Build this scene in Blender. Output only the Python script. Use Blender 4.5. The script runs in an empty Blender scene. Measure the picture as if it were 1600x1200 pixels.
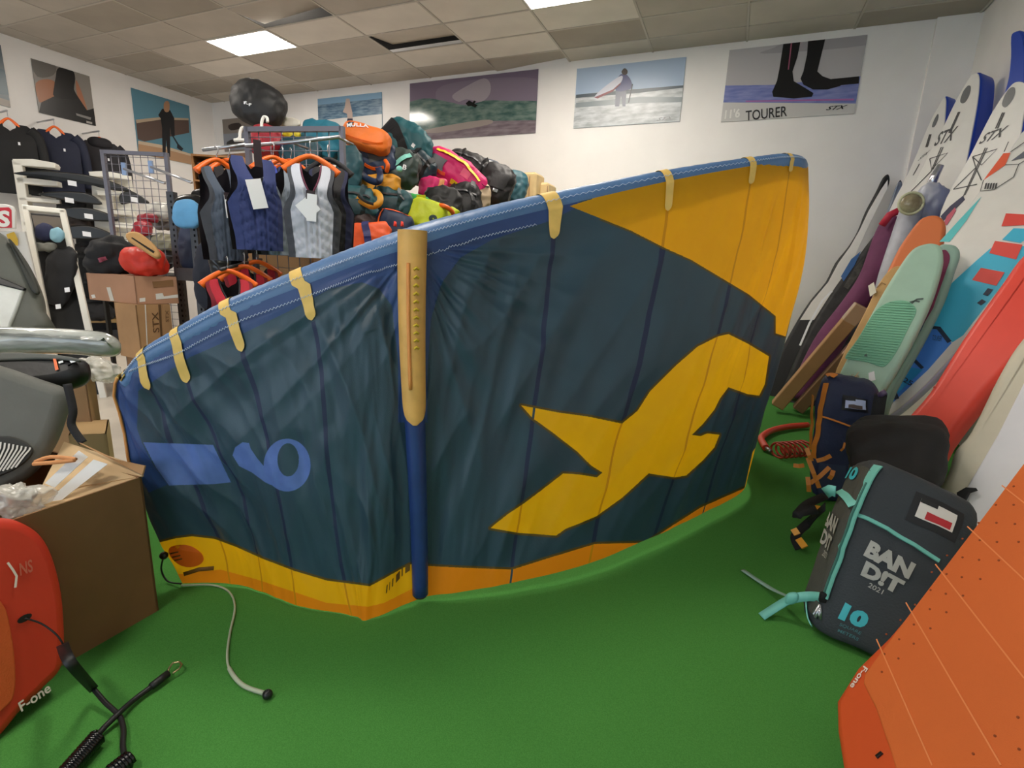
import bpy, math, random
from mathutils import Vector, Matrix, noise
V = Vector
random.seed(7)
scene = bpy.context.scene
COL = scene.collection
# ------------------------------------------------------------------ camera
F = 800.195                      # focal length in pixels of the 1600x1200 frame
PITCH, ROLL, YAW = 0.223673, 0.041775, 0.393340
CAM = V((0, 0, 1.5))
FW = V((-math.sin(YAW)*math.cos(PITCH), math.cos(YAW)*math.cos(PITCH), -math.sin(PITCH)))
_r = V((math.cos(YAW), math.sin(YAW), 0)); _u = _r.cross(FW)
RT = _r*math.cos(ROLL) + _u*math.sin(ROLL)
UP = -_r*math.sin(ROLL) + _u*math.cos(ROLL)
cd = bpy.data.cameras.new('camera'); cam = bpy.data.objects.new('camera', cd); COL.objects.link(cam)
cd.sensor_width = 36; cd.lens = F*36/1600; cd.clip_start = .05; cd.clip_end = 100
cam.matrix_world = Matrix(((RT.x, UP.x, -FW.x, CAM.x), (RT.y, UP.y, -FW.y, CAM.y), (RT.z, UP.z, -FW.z, CAM.z), (0, 0, 0, 1)))
scene.camera = cam
# ------------------------------------------------------------------ world, exposure
LAMP = 25.0                      # emission of the ceiling LED panels
w = bpy.data.worlds.new('world'); scene.world = w; w.use_nodes = True
w.node_tree.nodes['Background'].inputs[0].default_value = (.70, .84, 1, 1)
w.node_tree.nodes['Background'].inputs[1].default_value = 1.7
vs = scene.view_settings
vs.view_transform = 'Standard'; vs.look = 'None'; vs.gamma = 1; vs.use_curve_mapping = False
vs.exposure = 0.88
# room sizes (metres): x across the back wall, y into the room, z up
XL, XR, YB, YF, ZC = -10.2, 2.2, 8.06, -4.2, 4.5

# ------------------------------------------------------------------ helpers
def ray(x, y): return FW + RT*((x-800)/F) - UP*((y-600)/F)
def at_d(x, y, d): return CAM + ray(x, y)*d
def at_z(x, y, z): r = ray(x, y); return CAM + r*((z-CAM.z)/r.z)
def at_y(x, y, Y): r = ray(x, y); return CAM + r*(Y/r.y)
def at_x(x, y, X): r = ray(x, y); return CAM + r*(X/r.x)
def pix(p):
    d = p-CAM; k = d.dot(FW)
    return 800+F*d.dot(RT)/k, 600-F*d.dot(UP)/k
def lin(c):
    c = c.lstrip('#'); o = []
    for i in (0, 2, 4):
        v = int(c[i:i+2], 16)/255
        o.append(v/12.92 if v <= .04045 else ((v+.055)/1.055)**2.4)
    return (*o, 1)
MATS = {}
def M(name, col=None, rough=.6, metal=0, var=0, vscale=8, bump=0, bscale=60, trans=0, emit=0, col2=None, spec=.5, alpha=1, coat=0, stretch=None):
    """procedural material: colour with noise variation, fine bump, optional translucency / emission"""
    if name in MATS: return MATS[name]
    m = bpy.data.materials.new(name); m.use_nodes = True; nt = m.node_tree; n = nt.nodes; L = nt.links
    b = n['Principled BSDF']; out = n['Material Output']; c = lin(col)
    b.inputs['Base Color'].default_value = c; b.inputs['Roughness'].default_value = rough
    b.inputs['Metallic'].default_value = metal; b.inputs['Specular IOR Level'].default_value = spec
    b.inputs['Alpha'].default_value = alpha; b.inputs['Coat Weight'].default_value = coat
    tc = n.new('ShaderNodeTexCoord'); src = tc.outputs['Object']
    if stretch:
        mp = n.new('ShaderNodeMapping'); mp.inputs['Scale'].default_value = stretch; L.new(src, mp.inputs['Vector']); src = mp.outputs['Vector']
    if var or col2:
        tx = n.new('ShaderNodeTexNoise'); tx.inputs['Scale'].default_value = vscale; tx.inputs['Detail'].default_value = 4
        L.new(src, tx.inputs['Vector'])
        rp = n.new('ShaderNodeValToRGB'); rp.color_ramp.elements[0].position = .35; rp.color_ramp.elements[1].position = .65
        d = lin(col2) if col2 else tuple(min(1, x*(1+var)) for x in c[:3])+(1,)
        e = c if col2 else tuple(x*(1-var) for x in c[:3])+(1,)
        rp.color_ramp.elements[0].color = e; rp.color_ramp.elements[1].color = d
        L.new(tx.outputs['Fac'], rp.inputs['Fac']); L.new(rp.outputs['Color'], b.inputs['Base Color'])
        csock = rp.outputs['Color']
    else: csock = None
    if bump:
        t2 = n.new('ShaderNodeTexNoise'); t2.inputs['Scale'].default_value = bscale; L.new(src, t2.inputs['Vector'])
        bp = n.new('ShaderNodeBump'); bp.inputs['Strength'].default_value = bump; bp.inputs['Distance'].default_value = .01
        L.new(t2.outputs['Fac'], bp.inputs['Height']); L.new(bp.outputs['Normal'], b.inputs['Normal'])
    if emit:
        b.inputs['Emission Color'].default_value = c; b.inputs['Emission Strength'].default_value = emit
    if trans:
        tr = n.new('ShaderNodeBsdfTranslucent'); tr.inputs['Color'].default_value = c
        if csock: L.new(csock, tr.inputs['Color'])
        mx = n.new('ShaderNodeMixShader'); mx.inputs[0].default_value = trans
        L.new(b.outputs[0], mx.inputs[1]); L.new(tr.outputs[0], mx.inputs[2]); L.new(mx.outputs[0], out.inputs['Surface'])
    MATS[name] = m; return m
ORG = {}
def tag(o, label=None, cat=None, group=None, kind=None):
    if label: o['label'] = label
    if cat: o['category'] = cat
    if group: o['group'] = group
    if kind: o['kind'] = kind
    return o
def empty(name, loc, label=None, cat=None, group=None):
    o = bpy.data.objects.new(name, None); COL.objects.link(o); o.location = loc; o.empty_display_size = .1
    ORG[o] = V(loc); return tag(o, label, cat, group)
def mk(name, verts, faces, mat, parent=None, smooth=True, fmat=None):
    """one mesh object from world coordinates; its origin is the parent's, or its own base centre"""
    verts = [V(v) for v in verts]
    if parent is not None: org = ORG[parent]
    else:
        n = max(1, len(verts)); org = V((sum(v.x for v in verts)/n, sum(v.y for v in verts)/n, min(v.z for v in verts)))
    me = bpy.data.meshes.new(name); me.from_pydata([v-org for v in verts], [], faces); me.update()
    for m in (mat if isinstance(mat, (list, tuple)) else [mat]): me.materials.append(m)
    if fmat: me.polygons.foreach_set('material_index', fmat)
    me.polygons.foreach_set('use_smooth', [smooth and len(q) < 9 for q in faces])
    o = bpy.data.objects.new(name, me); COL.objects.link(o)
    ORG[o] = org
    if parent is not None: o.parent = parent
    else: o.location = org
    return o
def struct(o): o['kind'] = 'structure'; return o
def boxvf(x0, x1, y0, y1, z0, z1):
    v = [(x, y, z) for x in (x0, x1) for y in (y0, y1) for z in (z0, z1)]
    return v, [(0, 1, 3, 2), (4, 6, 7, 5), (0, 4, 5, 1), (2, 3, 7, 6), (0, 2, 6, 4), (1, 5, 7, 3)]
def join(*vfs):
    v, f = [], []
    for a, b in vfs:
        k = len(v); v += list(a); f += [tuple(i+k for i in q) for q in b]
    return v, f
def obox(c, ax, ay, az):
    """oriented box from centre and half vectors"""
    v = [c+ax*i+ay*j+az*k for i in (-1, 1) for j in (-1, 1) for k in (-1, 1)]
    return v, [(0, 1, 3, 2), (4, 6, 7, 5), (0, 4, 5, 1), (2, 3, 7, 6), (0, 2, 6, 4), (1, 5, 7, 3)]
def rbox(c, ax, ay, az, r=.01):
    """oriented box with chamfered edges (r in metres)"""
    lx, ly, lz = ax.length, ay.length, az.length; ex, ey, ez = ax/lx, ay/ly, az/lz
    r = min(r, lx*.49, ly*.49, lz*.49); v = []; idx = {}
    for i in (-1, 1):
        for j in (-1, 1):
            for k in (-1, 1):
                for a in range(3):
                    s = [lx-r, ly-r, lz-r]; s[a] += r
                    idx[i, j, k, a] = len(v); v.append(c+ex*(i*s[0])+ey*(j*s[1])+ez*(k*s[2]))
    f = []
    for s in (-1, 1):
        f.append(tuple(idx[s, j, k, 0] for j, k in ((-1, -1), (1, -1), (1, 1), (-1, 1))))
        f.append(tuple(idx[j, s, k, 1] for j, k in ((-1, -1), (1, -1), (1, 1), (-1, 1))))
        f.append(tuple(idx[j, k, s, 2] for j, k in ((-1, -1), (1, -1), (1, 1), (-1, 1))))
        for t in (-1, 1):
            f.append((idx[s, t, -1, 0], idx[s, t, 1, 0], idx[s, t, 1, 1], idx[s, t, -1, 1]))
            f.append((idx[s, -1, t, 0], idx[s, 1, t, 0], idx[s, 1, t, 2], idx[s, -1, t, 2]))
            f.append((idx[-1, s, t, 1], idx[1, s, t, 1], idx[1, s, t, 2], idx[-1, s, t, 2]))
            for q in (-1, 1): f.append((idx[s, t, q, 0], idx[s, t, q, 1], idx[s, t, q, 2]))
    return v, f
def crom(pts, n, closed=False):
    """Catmull-Rom resampling of points (tuples or Vectors)"""
    P = [V(p) for p in pts]; N = len(P); out = []
    segs = N if closed else N-1
    for i in range(segs):
        g = (lambda k: P[k % N]) if closed else (lambda k: P[max(0, min(N-1, k))])
        a, b, c, d = g(i-1), g(i), g(i+1), g(i+2)
        for s in range(n):
            t = s/n
            out.append(.5*((2*b)+(c-a)*t+(2*a-5*b+4*c-d)*t*t+(3*b-a-3*c+d)*t**3))
    if not closed: out.append(P[-1])
    return out
def tube(path, r, n=8, cap=True):
    P = [V(p) for p in path]; v, f = [], []; N = len(P)
    t0 = (P[1]-P[0]).normalized(); a = t0.orthogonal().normalized()
    for i, p in enumerate(P):
        t = (P[min(N-1, i+1)]-P[max(0, i-1)])
        t = t.normalized() if t.length > 1e-9 else t0
        a = (a-t*a.dot(t)); a = a.normalized() if a.length > 1e-6 else t.orthogonal().normalized(); b = t.cross(a)
        rr = r(i/(N-1)) if callable(r) else r
        for k in range(n):
            q = 2*math.pi*k/n; v.append(p+a*(rr*math.cos(q))+b*(rr*math.sin(q)))
    for i in range(N-1):
        for k in range(n):
            f.append((i*n+k, i*n+(k+1) % n, (i+1)*n+(k+1) % n, (i+1)*n+k))
    if cap: f.append(tuple(range(n))[::-1]); f.append(tuple((N-1)*n+k for k in range(n)))
    return v, f
def ribbon(path, normals, width, thick=.003):
    P = [V(p) for p in path]; N = len(P); v, f = [], []
    for i, p in enumerate(P):
        t = (P[min(N-1, i+1)]-P[max(0, i-1)]).normalized()
        nn = V(normals[i] if isinstance(normals, list) else normals); s = t.cross(nn)
        s = s.normalized() if s.length > 1e-6 else t.orthogonal(); nn = s.cross(t).normalized()
        wd = (width(i/(N-1)) if callable(width) else width)/2
        v += [p-s*wd, p+s*wd, p+s*wd+nn*thick, p-s*wd+nn*thick]
    for i in range(N-1):
        for k in range(4): f.append((i*4+k, i*4+(k+1) % 4, i*4+4+(k+1) % 4, i*4+4+k))
    f += [(3, 2, 1, 0), tuple((N-1)*4+k for k in range(4))]
    return v, f
def loft(rings, cap=True, closed=True):
    n = len(rings[0]); v = [p for r in rings for p in r]; f = []
    for i in range(len(rings)-1):
        for k in range(n if closed else n-1):
            f.append((i*n+k, i*n+(k+1) % n, (i+1)*n+(k+1) % n, (i+1)*n+k))
    if cap: f.append(tuple(range(n))[::-1]); f.append(tuple((len(rings)-1)*n+k for k in range(n)))
    return v, f
def ball(c, r, n=10, sx=1, sy=1, sz=1):
    rings = []
    for i in range(1, n):
        a = math.pi*i/n
        rings.append([c+V((sx*r*math.sin(a)*math.cos(2*math.pi*k/(n+4)), sy*r*math.sin(a)*math.sin(2*math.pi*k/(n+4)), -sz*r*math.cos(a))) for k in range(n+4)])
    return loft(rings)
def inset2(poly, d):
    n = len(poly); out = []
    area = sum(poly[i][0]*poly[(i+1) % n][1]-poly[(i+1) % n][0]*poly[i][1] for i in range(n)); sg = 1 if area > 0 else -1
    for i in range(n):
        a, b, c = V(poly[i-1]), V(poly[i]), V(poly[(i+1) % n])
        e1, e2 = (b-a), (c-b)
        n1 = V((-e1.y, e1.x)).normalized() if e1.length > 1e-9 else V((0, 0)); n2 = V((-e2.y, e2.x)).normalized() if e2.length > 1e-9 else n1
        m = n1+n2; m = m.normalized() if m.length > 1e-6 else n1
        k = max(.5, m.dot(n1)); out.append(b+m*(sg*d/k))
    return out
class Plane:
    """a plane in the room; px() meets it with the sight line of a photo pixel, pt() goes back to 3-D"""
    def __init__(s, o, n, up=V((0, 0, 1))):
        s.o = V(o); s.n = V(n).normalized(); s.v = (up-s.n*up.dot(s.n)).normalized(); s.u = s.v.cross(s.n)
    def px(s, x, y):
        r = ray(x, y); p = CAM+r*((s.o-CAM).dot(s.n)/r.dot(s.n)); d = p-s.o
        return V((d.dot(s.u), d.dot(s.v)))
    def pt(s, q, off=0): return s.o+s.u*q[0]+s.v*q[1]+s.n*off
    def w(s, x, y, off=0): return s.pt(s.px(x, y), off)
    @staticmethod
    def through(a, b, c):
        n = (b-a).cross(c-a).normalized()
        if n.dot(CAM-a) < 0: n = -n
        return Plane(a, n)
def slab(pl, poly, thick, rnd=.01, seg=4, front=0):
    """plate on a plane: 2-D outline, thickness behind the plane, rounded rim"""
    rings = []; rnd = min(rnd, thick/2)
    for i in range(seg+1):
        a = math.pi/2*i/seg; q = inset2(poly, rnd*(1-math.sin(a))); z = -rnd*(1-math.cos(a))
        rings.append([pl.pt(p, front+z) for p in q])
    for i in range(seg+1):
        a = math.pi/2*i/seg; q = inset2(poly, rnd*(1-math.cos(a))); z = -thick+rnd*(1-math.sin(a))
        rings.append([pl.pt(p, front+z) for p in q])
    return loft(rings)
def decal(name, pl, pxs, mat, parent, off=.003, sm=0, thick=0):
    q = [pl.px(*p) for p in pxs]
    if sm: q = crom(q, sm, True)
    return decal2(name, pl, q, mat, parent, off)
def decal2(name, pl, q, mat, parent, off=.003):
    n = len(q); v = [pl.pt(p, off) for p in q]+[pl.pt(p, off-.002) for p in q]
    f = [tuple(range(n)), tuple(range(2*n-1, n-1, -1))]+[(i, n+i, n+(i+1) % n, (i+1) % n) for i in range(n)]
    return mk(name, v, f, mat, parent, smooth=False)
def strokes(name, pl, lines, wpx, mat, parent, off=.004):
    """thin printed lines (pixel polylines) on a plane"""
    vf = []
    for ln in lines:
        P = [pl.w(*p, off=off) for p in ln]
        s = (P[0]-CAM).dot(FW)/F
        vf.append(ribbon(P, pl.n, wpx*s, .001))
    return mk(name, *join(*vf), mat, parent, smooth=False)
def glyphs(s, bold=0, shear=0):
    cu = bpy.data.curves.new('t', 'FONT'); cu.body = s; cu.size = 1; cu.offset = bold; cu.shear = shear; cu.resolution_u = 3
    o = bpy.data.objects.new('t', cu); COL.objects.link(o); bpy.context.view_layer.update()
    ev = o.evaluated_get(bpy.context.evaluated_depsgraph_get()); me = ev.to_mesh()
    v = [(p.co.x, p.co.y) for p in me.vertices]; f = [tuple(p.vertices) for p in me.polygons]
    ev.to_mesh_clear(); bpy.data.objects.remove(o); bpy.data.curves.remove(cu)
    x0, x1 = min(p[0] for p in v), max(p[0] for p in v); y0, y1 = min(p[1] for p in v), max(p[1] for p in v)
    return [((p[0]-x0)/(x1-x0), (p[1]-y0)/(y1-y0)) for p in v], f
def text3(name, s, p00, p10, p01, mat, parent, bold=.02, shear=0):
    v, f = glyphs(s, bold, shear)
    return mk(name, [p00+(p10-p00)*a+(p01-p00)*b for a, b in v], f, mat, parent, smooth=False)
def text_on(name, pl, s, a, b, c, mat, parent, off=.004, bold=.02, shear=0):
    return text3(name, s, pl.w(*a, off=off), pl.w(*b, off=off), pl.w(*c, off=off), mat, parent, bold, shear)
class Bag:
    """soft rounded block through 8 corner points; pt() finds points on its skin"""
    def __init__(s, c8, e=4.5, amp=.012, freq=6, seed=0, cr=.18):
        s.cr = cr; s.c = [V(p) for p in c8]; s.e = e; s.amp = amp; s.freq = freq; s.off = V((seed*3.7, seed*1.3, seed*2.1))
        s.ctr = sum(s.c, V())/8
    @staticmethod
    def block(c, ax, ay, az, **k):
        return Bag([c+ax*i+ay*j+az*l for i in (-1, 1) for j in (-1, 1) for l in (-1, 1)], **k)
    def tri(s, x, y, z):
        a, b, c = (x+1)/2, (y+1)/2, (z+1)/2; C = s.c; p = V()
        for i, wx in ((0, 1-a), (1, a)):
            for j, wy in ((0, 1-b), (1, b)):
                for k, wz in ((0, 1-c), (1, c)): p = p+C[i*4+j*2+k]*(wx*wy*wz)
        return p
    def pt(s, x, y, z, off=0):
        e = s.e; k = (abs(x)**e+abs(y)**e+abs(z)**e)**(-1/e)
        p = s.tri(x*k, y*k, z*k); n = (p-s.ctr).normalized()
        q = p*s.freq+s.off
        d = s.amp*(noise.noise(q)+.5*(1-abs(noise.noise(q*1.7))*2.5)+.35*noise.noise(q*3.1)+s.cr*(.4-abs(noise.noise(q*2.6+V((9, 9, 9))))*2))
        return p+n*(d+off)
    def mesh(s, n=14):
        v, f, idx = [], [], {}
        def vi(x, y, z):
            k = (round(x, 5), round(y, 5), round(z, 5))
            if k not in idx: idx[k] = len(v); v.append(s.pt(x, y, z))
            return idx[k]
        g = [math.tan((-1+2*i/n)*math.pi/4) for i in range(n+1)]
        for ax in range(3):
            for sg in (-1, 1):
                for i in range(n):
                    for j in range(n):
                        q = []
                        for a, b in ((i, j), (i+1, j), (i+1, j+1), (i, j+1)):
                            c = [0, 0, 0]; c[ax] = sg; c[(ax+1) % 3] = g[a]; c[(ax+2) % 3] = g[b]; q.append(vi(*c))
                        f.append(tuple(q if sg > 0 else q[::-1]))
        return v, f
    def path(s, pts, n=8, off=.004):
        P = crom(pts, n); return [s.pt(*p, off=off) for p in P]
    def strap(s, name, pts, width, mat, parent, off=.003, thick=.005, n=8):
        P = s.path(pts, n, off); N = [(p-s.ctr).normalized() for p in P]
        return mk(name, *ribbon(P, N, width, thick), mat, parent, smooth=False)
    def face(s, fc, u, v_, off):
        """u,v in -1..1 on a side named by its axis and sign"""
        ax, sg = fc; c = [0, 0, 0]; c[ax] = sg; c[(ax+1) % 3] = u; c[(ax+2) % 3] = v_
        return s.pt(*c, off=off)
    def patch(s, name, fc, u0, u1, v0, v1, mat, parent, off=.004, n=5):
        P = [s.face(fc, u0+(u1-u0)*i/n, v0+(v1-v0)*j/n, off) for j in range(n+1) for i in range(n+1)]
        f = [(j*(n+1)+i, j*(n+1)+i+1, (j+1)*(n+1)+i+1, (j+1)*(n+1)+i) for j in range(n) for i in range(n)]
        return mk(name, P, f, mat, parent)
    def text(s, name, fc, t, o, du, dv, mat, parent, off=.006, bold=.03, shear=0):
        v, f = glyphs(t, bold, shear)
        return mk(name, [s.face(fc, o[0]+du[0]*a+dv[0]*b, o[1]+du[1]*a+dv[1]*b, off) for a, b in v], f, mat, parent, smooth=False)
def inpoly(x, y, P):
    c = False; j = len(P)-1
    for i in range(len(P)):
        if (P[i][1] > y) != (P[j][1] > y) and x < (P[j][0]-P[i][0])*(y-P[i][1])/(P[j][1]-P[i][1])+P[i][0]: c = not c
        j = i
    return c
def dpoly(x, y, P):
    d = 1e9
    for i in range(len(P)):
        ax, ay = P[i-1]; bx, by = P[i]; ex, ey = bx-ax, by-ay
        t = max(0, min(1, ((x-ax)*ex+(y-ay)*ey)/(ex*ex+ey*ey+1e-9)))
        d = min(d, math.hypot(x-ax-t*ex, y-ay-t*ey))
    return d
# ------------------------------------------------------------------ room shell
wallm = M('wall_paint', '#f4f1ee', .7, var=.03, vscale=1.5, bump=.05, bscale=40)
def sbox(name, *b, mat=wallm): return struct(mk(name, *boxvf(*b), mat, smooth=False))
fl = sbox('floor', XL-.2, XR+.2, YF-.2, YB+.2, -.2, 0, mat=M('floor_vinyl', '#cfc6b8', .45, var=.08, vscale=3))
wl = sbox('wall_left', XL-.2, XL, YF-.2, YB+.2, 0, ZC+.5)
wr = sbox('wall_right', XR, XR+.2, YF-.2, YB+.2, 0, ZC+.5)
wb = sbox('wall_back', XL, XR, YB, YB+.2, 0, ZC+.5)
sbox('trim_1', 1.78, XR, YB-.05, YB, 0, ZC)                        # shallow pilaster in the corner
# shop front behind the camera: wall with a wide window
struct(mk('wall_front', *join(boxvf(XL, XR, YF-.2, YF, 0, .6), boxvf(XL, XR, YF-.2, YF, 2.9, ZC+.5), boxvf(XL, -8, YF-.2, YF, .6, 2.9), boxvf(.8, XR, YF-.2, YF, .6, 2.9)), wallm, smooth=False))
ww = struct(mk('window_1', *join(*[boxvf(x-.03, x+.03, YF-.12, YF-.06, .6, 2.9) for x in (-7.97, -5.05, -2.15, .77)], boxvf(-8, .8, YF-.12, YF-.06, .6, .66), boxvf(-8, .8, YF-.12, YF-.06, 2.84, 2.9)), M('window_frame', '#d8d8d8', .4), smooth=False))
# ceiling: dark void, T-bar grid, one panel per cell
cl = sbox('ceiling', XL-.2, XR+.2, YF-.2, YB+.2, ZC+.5, ZC+.6, mat=M('ceiling_void', '#14120f', .9))
XS = [-.231+1.2*k for k in range(-9, 4)]; YS = [7.02+.6*k for k in range(-19, 3)]
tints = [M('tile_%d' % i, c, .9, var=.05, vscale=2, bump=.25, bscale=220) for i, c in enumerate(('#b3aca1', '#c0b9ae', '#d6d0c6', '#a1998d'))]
tile_me = []
for m in tints:
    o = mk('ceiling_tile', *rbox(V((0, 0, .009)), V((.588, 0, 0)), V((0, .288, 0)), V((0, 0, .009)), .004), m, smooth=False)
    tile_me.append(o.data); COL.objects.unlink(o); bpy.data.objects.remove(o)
LIGHTS = [(-7.431, 5.82), (-2.631, 5.82), (-7.431, 2.22), (-2.631, 2.22), (-2.631, -1.38)]
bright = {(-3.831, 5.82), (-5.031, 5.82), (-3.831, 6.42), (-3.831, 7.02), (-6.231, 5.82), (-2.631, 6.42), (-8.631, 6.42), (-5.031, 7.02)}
cell = 0
for x in XS:
    for y in YS:
        if any(abs(x-a) < .05 and abs(y-b) < .05 for a, b in LIGHTS): continue
        x0, x1, y0, y1 = max(x, XL), min(x+1.2, XR), y, min(y+.6, YB)
        if x1-x0 < .1 or y1-y0 < .1: continue
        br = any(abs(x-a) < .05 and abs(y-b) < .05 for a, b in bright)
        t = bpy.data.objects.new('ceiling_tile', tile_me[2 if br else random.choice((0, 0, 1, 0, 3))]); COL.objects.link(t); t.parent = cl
        t.location = V(((x0+x1)/2, (y0+y1)/2, ZC))-ORG[cl]; t.scale = ((x1-x0)/1.2, (y1-y0)/.6, 1)
        # three panels pushed out of their cells
        if abs(x+5.031) < .05 and abs(y-6.42) < .05: t.rotation_euler = (math.radians(9), 0, 0); t.location.z += .06
        if abs(x+6.231) < .05 and abs(y-5.22) < .05: t.rotation_euler = (math.radians(7), math.radians(-4), 0); t.location.z += .055
        if abs(x+3.831) < .05 and abs(y-7.62) < .05: t.rotation_euler = (math.radians(-9), math.radians(-4), 0); t.location.z += .05
bars = [boxvf(x-.013, x+.013, YF, YB, ZC-.006, ZC+.004) for x in XS if XL < x < XR]+[boxvf(XL, XR, y-.013, y+.013, ZC-.0062, ZC+.004) for y in YS if y < YB]
mk('ceiling_grid', *join(*bars), M('tbar', '#b4ada2', .5), cl, smooth=False)
ledm = M('led_panel', '#fff6ea', .5, emit=LAMP); ledf = M('led_frame', '#e8e6e0', .4)
for i, (x, y) in enumerate(LIGHTS):
    e = empty('ceiling_light', (x+.6, y+.3, ZC-.01), ('lit LED ceiling panel above the side of the room with the vest rack', 'lit LED ceiling panel before the wall with the surfing posters')[i] if i < 2 else 'lit white LED ceiling panel over the front of the shop', 'light', 'LED ceiling panels')
    mk('diffuser', *boxvf(x+.03, x+1.17, y+.03, y+.57, ZC-.004, ZC+.006), ledm, e, smooth=False)
    mk('frame', *join(boxvf(x+.01, x+1.19, y+.01, y+.03, ZC-.012, ZC+.01), boxvf(x+.01, x+1.19, y+.57, y+.59, ZC-.012, ZC+.01), boxvf(x+.01, x+.03, y+.03, y+.57, ZC-.012, ZC+.01), boxvf(x+1.17, x+1.19, y+.03, y+.57, ZC-.012, ZC+.01)), ledf, e, smooth=False)
# green carpet on the light vinyl floor
tag(mk('carpet', *boxvf(-3.35, XR-.01, YF+.3, YB-.01, 0, .008), M('green_carpet', '#437f38', .95, col2='#4f8d43', vscale=320, bump=.35, bscale=600, spec=.1), smooth=False), 'bright green needle-felt carpet covering the shop floor', 'carpet')

# ------------------------------------------------------------------ the kite
CZ = .008
ST = [  # four points down each seam in photo pixels, y-depth of the top, height of the hem above the floor, tube radius
 ((189, 588), (184, 655), (228, 795), (285, 912), 1.25, .025, .034),
 ((222, 545), (258, 673), (322, 802), (360, 912), 1.28, .02, .045),
 ((275, 512), (315, 655), (375, 772), (410, 925), 1.33, .015, .055),
 ((355, 468), (403, 635), (443, 802), (463, 945), 1.42, .012, .064),
 ((468, 420), (504, 610), (521, 800), (550, 962), 1.55, .012, .070),
 ((560, 385), (582, 580), (588, 780), (578, 968), 1.68, .012, .074),
 ((645, 355), (645, 560), (652, 745), (657, 935), 1.82, .03, .076),
 ((750, 327), (738, 530), (725, 735), (718, 925), 2.05, .04, .076),
 ((868, 300), (851, 515), (822, 730), (797, 911), 2.35, .055, .072),
 ((1047, 264), (1018, 480), (965, 695), (921, 880), 2.75, .07, .060),
 ((1178, 244), (1142, 447), (1085, 648), (1022, 838), 3.05, .08, .051),
 ((1238, 238), (1200, 437), (1150, 630), (1098, 802), 3.20, .08, .048),
 ((1262, 248), (1250, 430), (1206, 600), (1162, 765), 3.34, .08, .046)]
CTRL = []
for a, b, c, d, yt, zg, rr in ST:
    T = at_y(*a, yt); B = at_z(*d, zg); dT, dB = (T-CAM).dot(FW), (B-CAM).dot(FW)
    CTRL.append([T, at_d(*b, dT+(dB-dT)*.35-.03), at_d(*c, dT+(dB-dT)*.7-.02), B, rr])
# the far half turns away behind the silhouette
s9 = CTRL[-1]
for dist, ang, sc in ((.45, 8, .99), (1.0, 20, .93), (1.55, 34, .84), (2.0, 50, .68), (2.25, 66, .5)):
    h = V((CTRL[12][3].x, CTRL[12][3].y, 0)).normalized()
    dv = Matrix.Rotation(math.radians(ang*.75), 3, 'Z') @ h
    row = []
    for k in range(4):
        p = s9[k]+dv*dist; p.z = .03+(p.z-.03)*sc; row.append(p)
    CTRL.append(row+[.046*sc+.004])
NS = len(CTRL)-1
def cr(a, b, c, d, t): return .5*((2*b)+(c-a)*t+(2*a-5*b+4*c-d)*t*t+(3*b-a-3*c+d)*t**3)
def ucr(k, u):
    i = min(int(u), NS-1); t = u-i; g = lambda j: CTRL[max(0, min(NS, j))][k]
    return cr(g(i-1), g(i), g(i+1), g(i+2), t)
VK = (0, .35, .7, 1)
def kpt(u, v):
    q = [ucr(k, u) for k in range(4)]; p = V()
    for i in range(4):
        l = 1.
        for j in range(4):
            if j != i: l *= (v-VK[j])/(VK[i]-VK[j])
        p = p+q[i]*l
    return p
def krad(u): return ucr(4, u)
KU1, KU2, KV = 420, 60, 250
KU = KU1+KU2; u1 = float(NS)
ugrid = [12.2*i/KU1 for i in range(KU1)]+[12.2+(u1-12.2)*i/KU2 for i in range(KU2+1)]
def uidx(u): return u/12.2*KU1 if u < 12.2 else KU1+(u-12.2)/(u1-12.2)*KU2
def vtop(u): return krad(u)/max(.4, (ucr(0, u)-ucr(3, u)).length)
VT = [vtop(u) for u in ugrid]
rows = []
base = [[kpt(u, VT[i]+(1-VT[i])*j/KV) for j in range(KV+1)] for i, u in enumerate(ugrid)]
HEAD = base[round(uidx(6))][0]
for i, u in enumerate(ugrid):
    col = []
    for j in range(KV+1):
        p = base[i][j]
        du = base[min(KU, i+1)][j]-base[max(0, i-1)][j]; dv = base[i][min(KV, j+1)]-base[i][max(0, j-1)]
        n = du.cross(dv).normalized()
        if n.dot(CAM-p) < 0 and u < 11.5: n = -n
        v = j/KV; fade = min(1, v*7)*min(1, (1-v)*8+.25)*min(1, (12.6-u)*1.2 if u < 12.4 else .3)
        # creases: fans spreading from the strut head, diagonal folds, slack along the seams
        d = p-HEAD; rad = d.length; a = math.atan2(d.z, 1e-3+math.hypot(d.x, d.y))+(3 if u > 6 else 0)
        w1 = (abs(noise.noise(V((a*6, rad*.7, 3))))-.2)*-.065*math.exp(-rad*1.2)*min(1, rad*6)
        s = u*.42
        w2 = noise.noise(V((s*5+v*1.2, v*1.6, 9)))*.014
        sg = 1 if u > 6 else -1
        w3 = (abs(noise.noise(V((s*3.2+sg*v*3.4, v*1.3-sg*s*1.0, 21))))-.2)*-.036
        w6 = (abs(noise.noise(V((s*6.5+sg*v*2.0, v*2.2, 33))))-.2)*-.019
        w4 = noise.noise(V((s*18+v*5, v*8, 5)))*.003
        near = min(abs(u-q) for q in (1, 2, 3, 4, 8, 9, 10, 11)); w7 = noise.noise(V((u*3, v*22, 1)))*.004*math.exp(-near*9)
        w5 = -.022*math.exp(-((u-5.05)/.16)**2)*(v if v > .2 else 0)
        col.append(p+n*((w1+w2+w3+w4+w6+w7+w5)*fade))
    rows.append(col)
c1 = lambda X, Y: (160+.5083*X, 380+.5083*Y)
c3 = lambda X, Y: (600+.4375*X, 500+.4375*Y)
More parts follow.
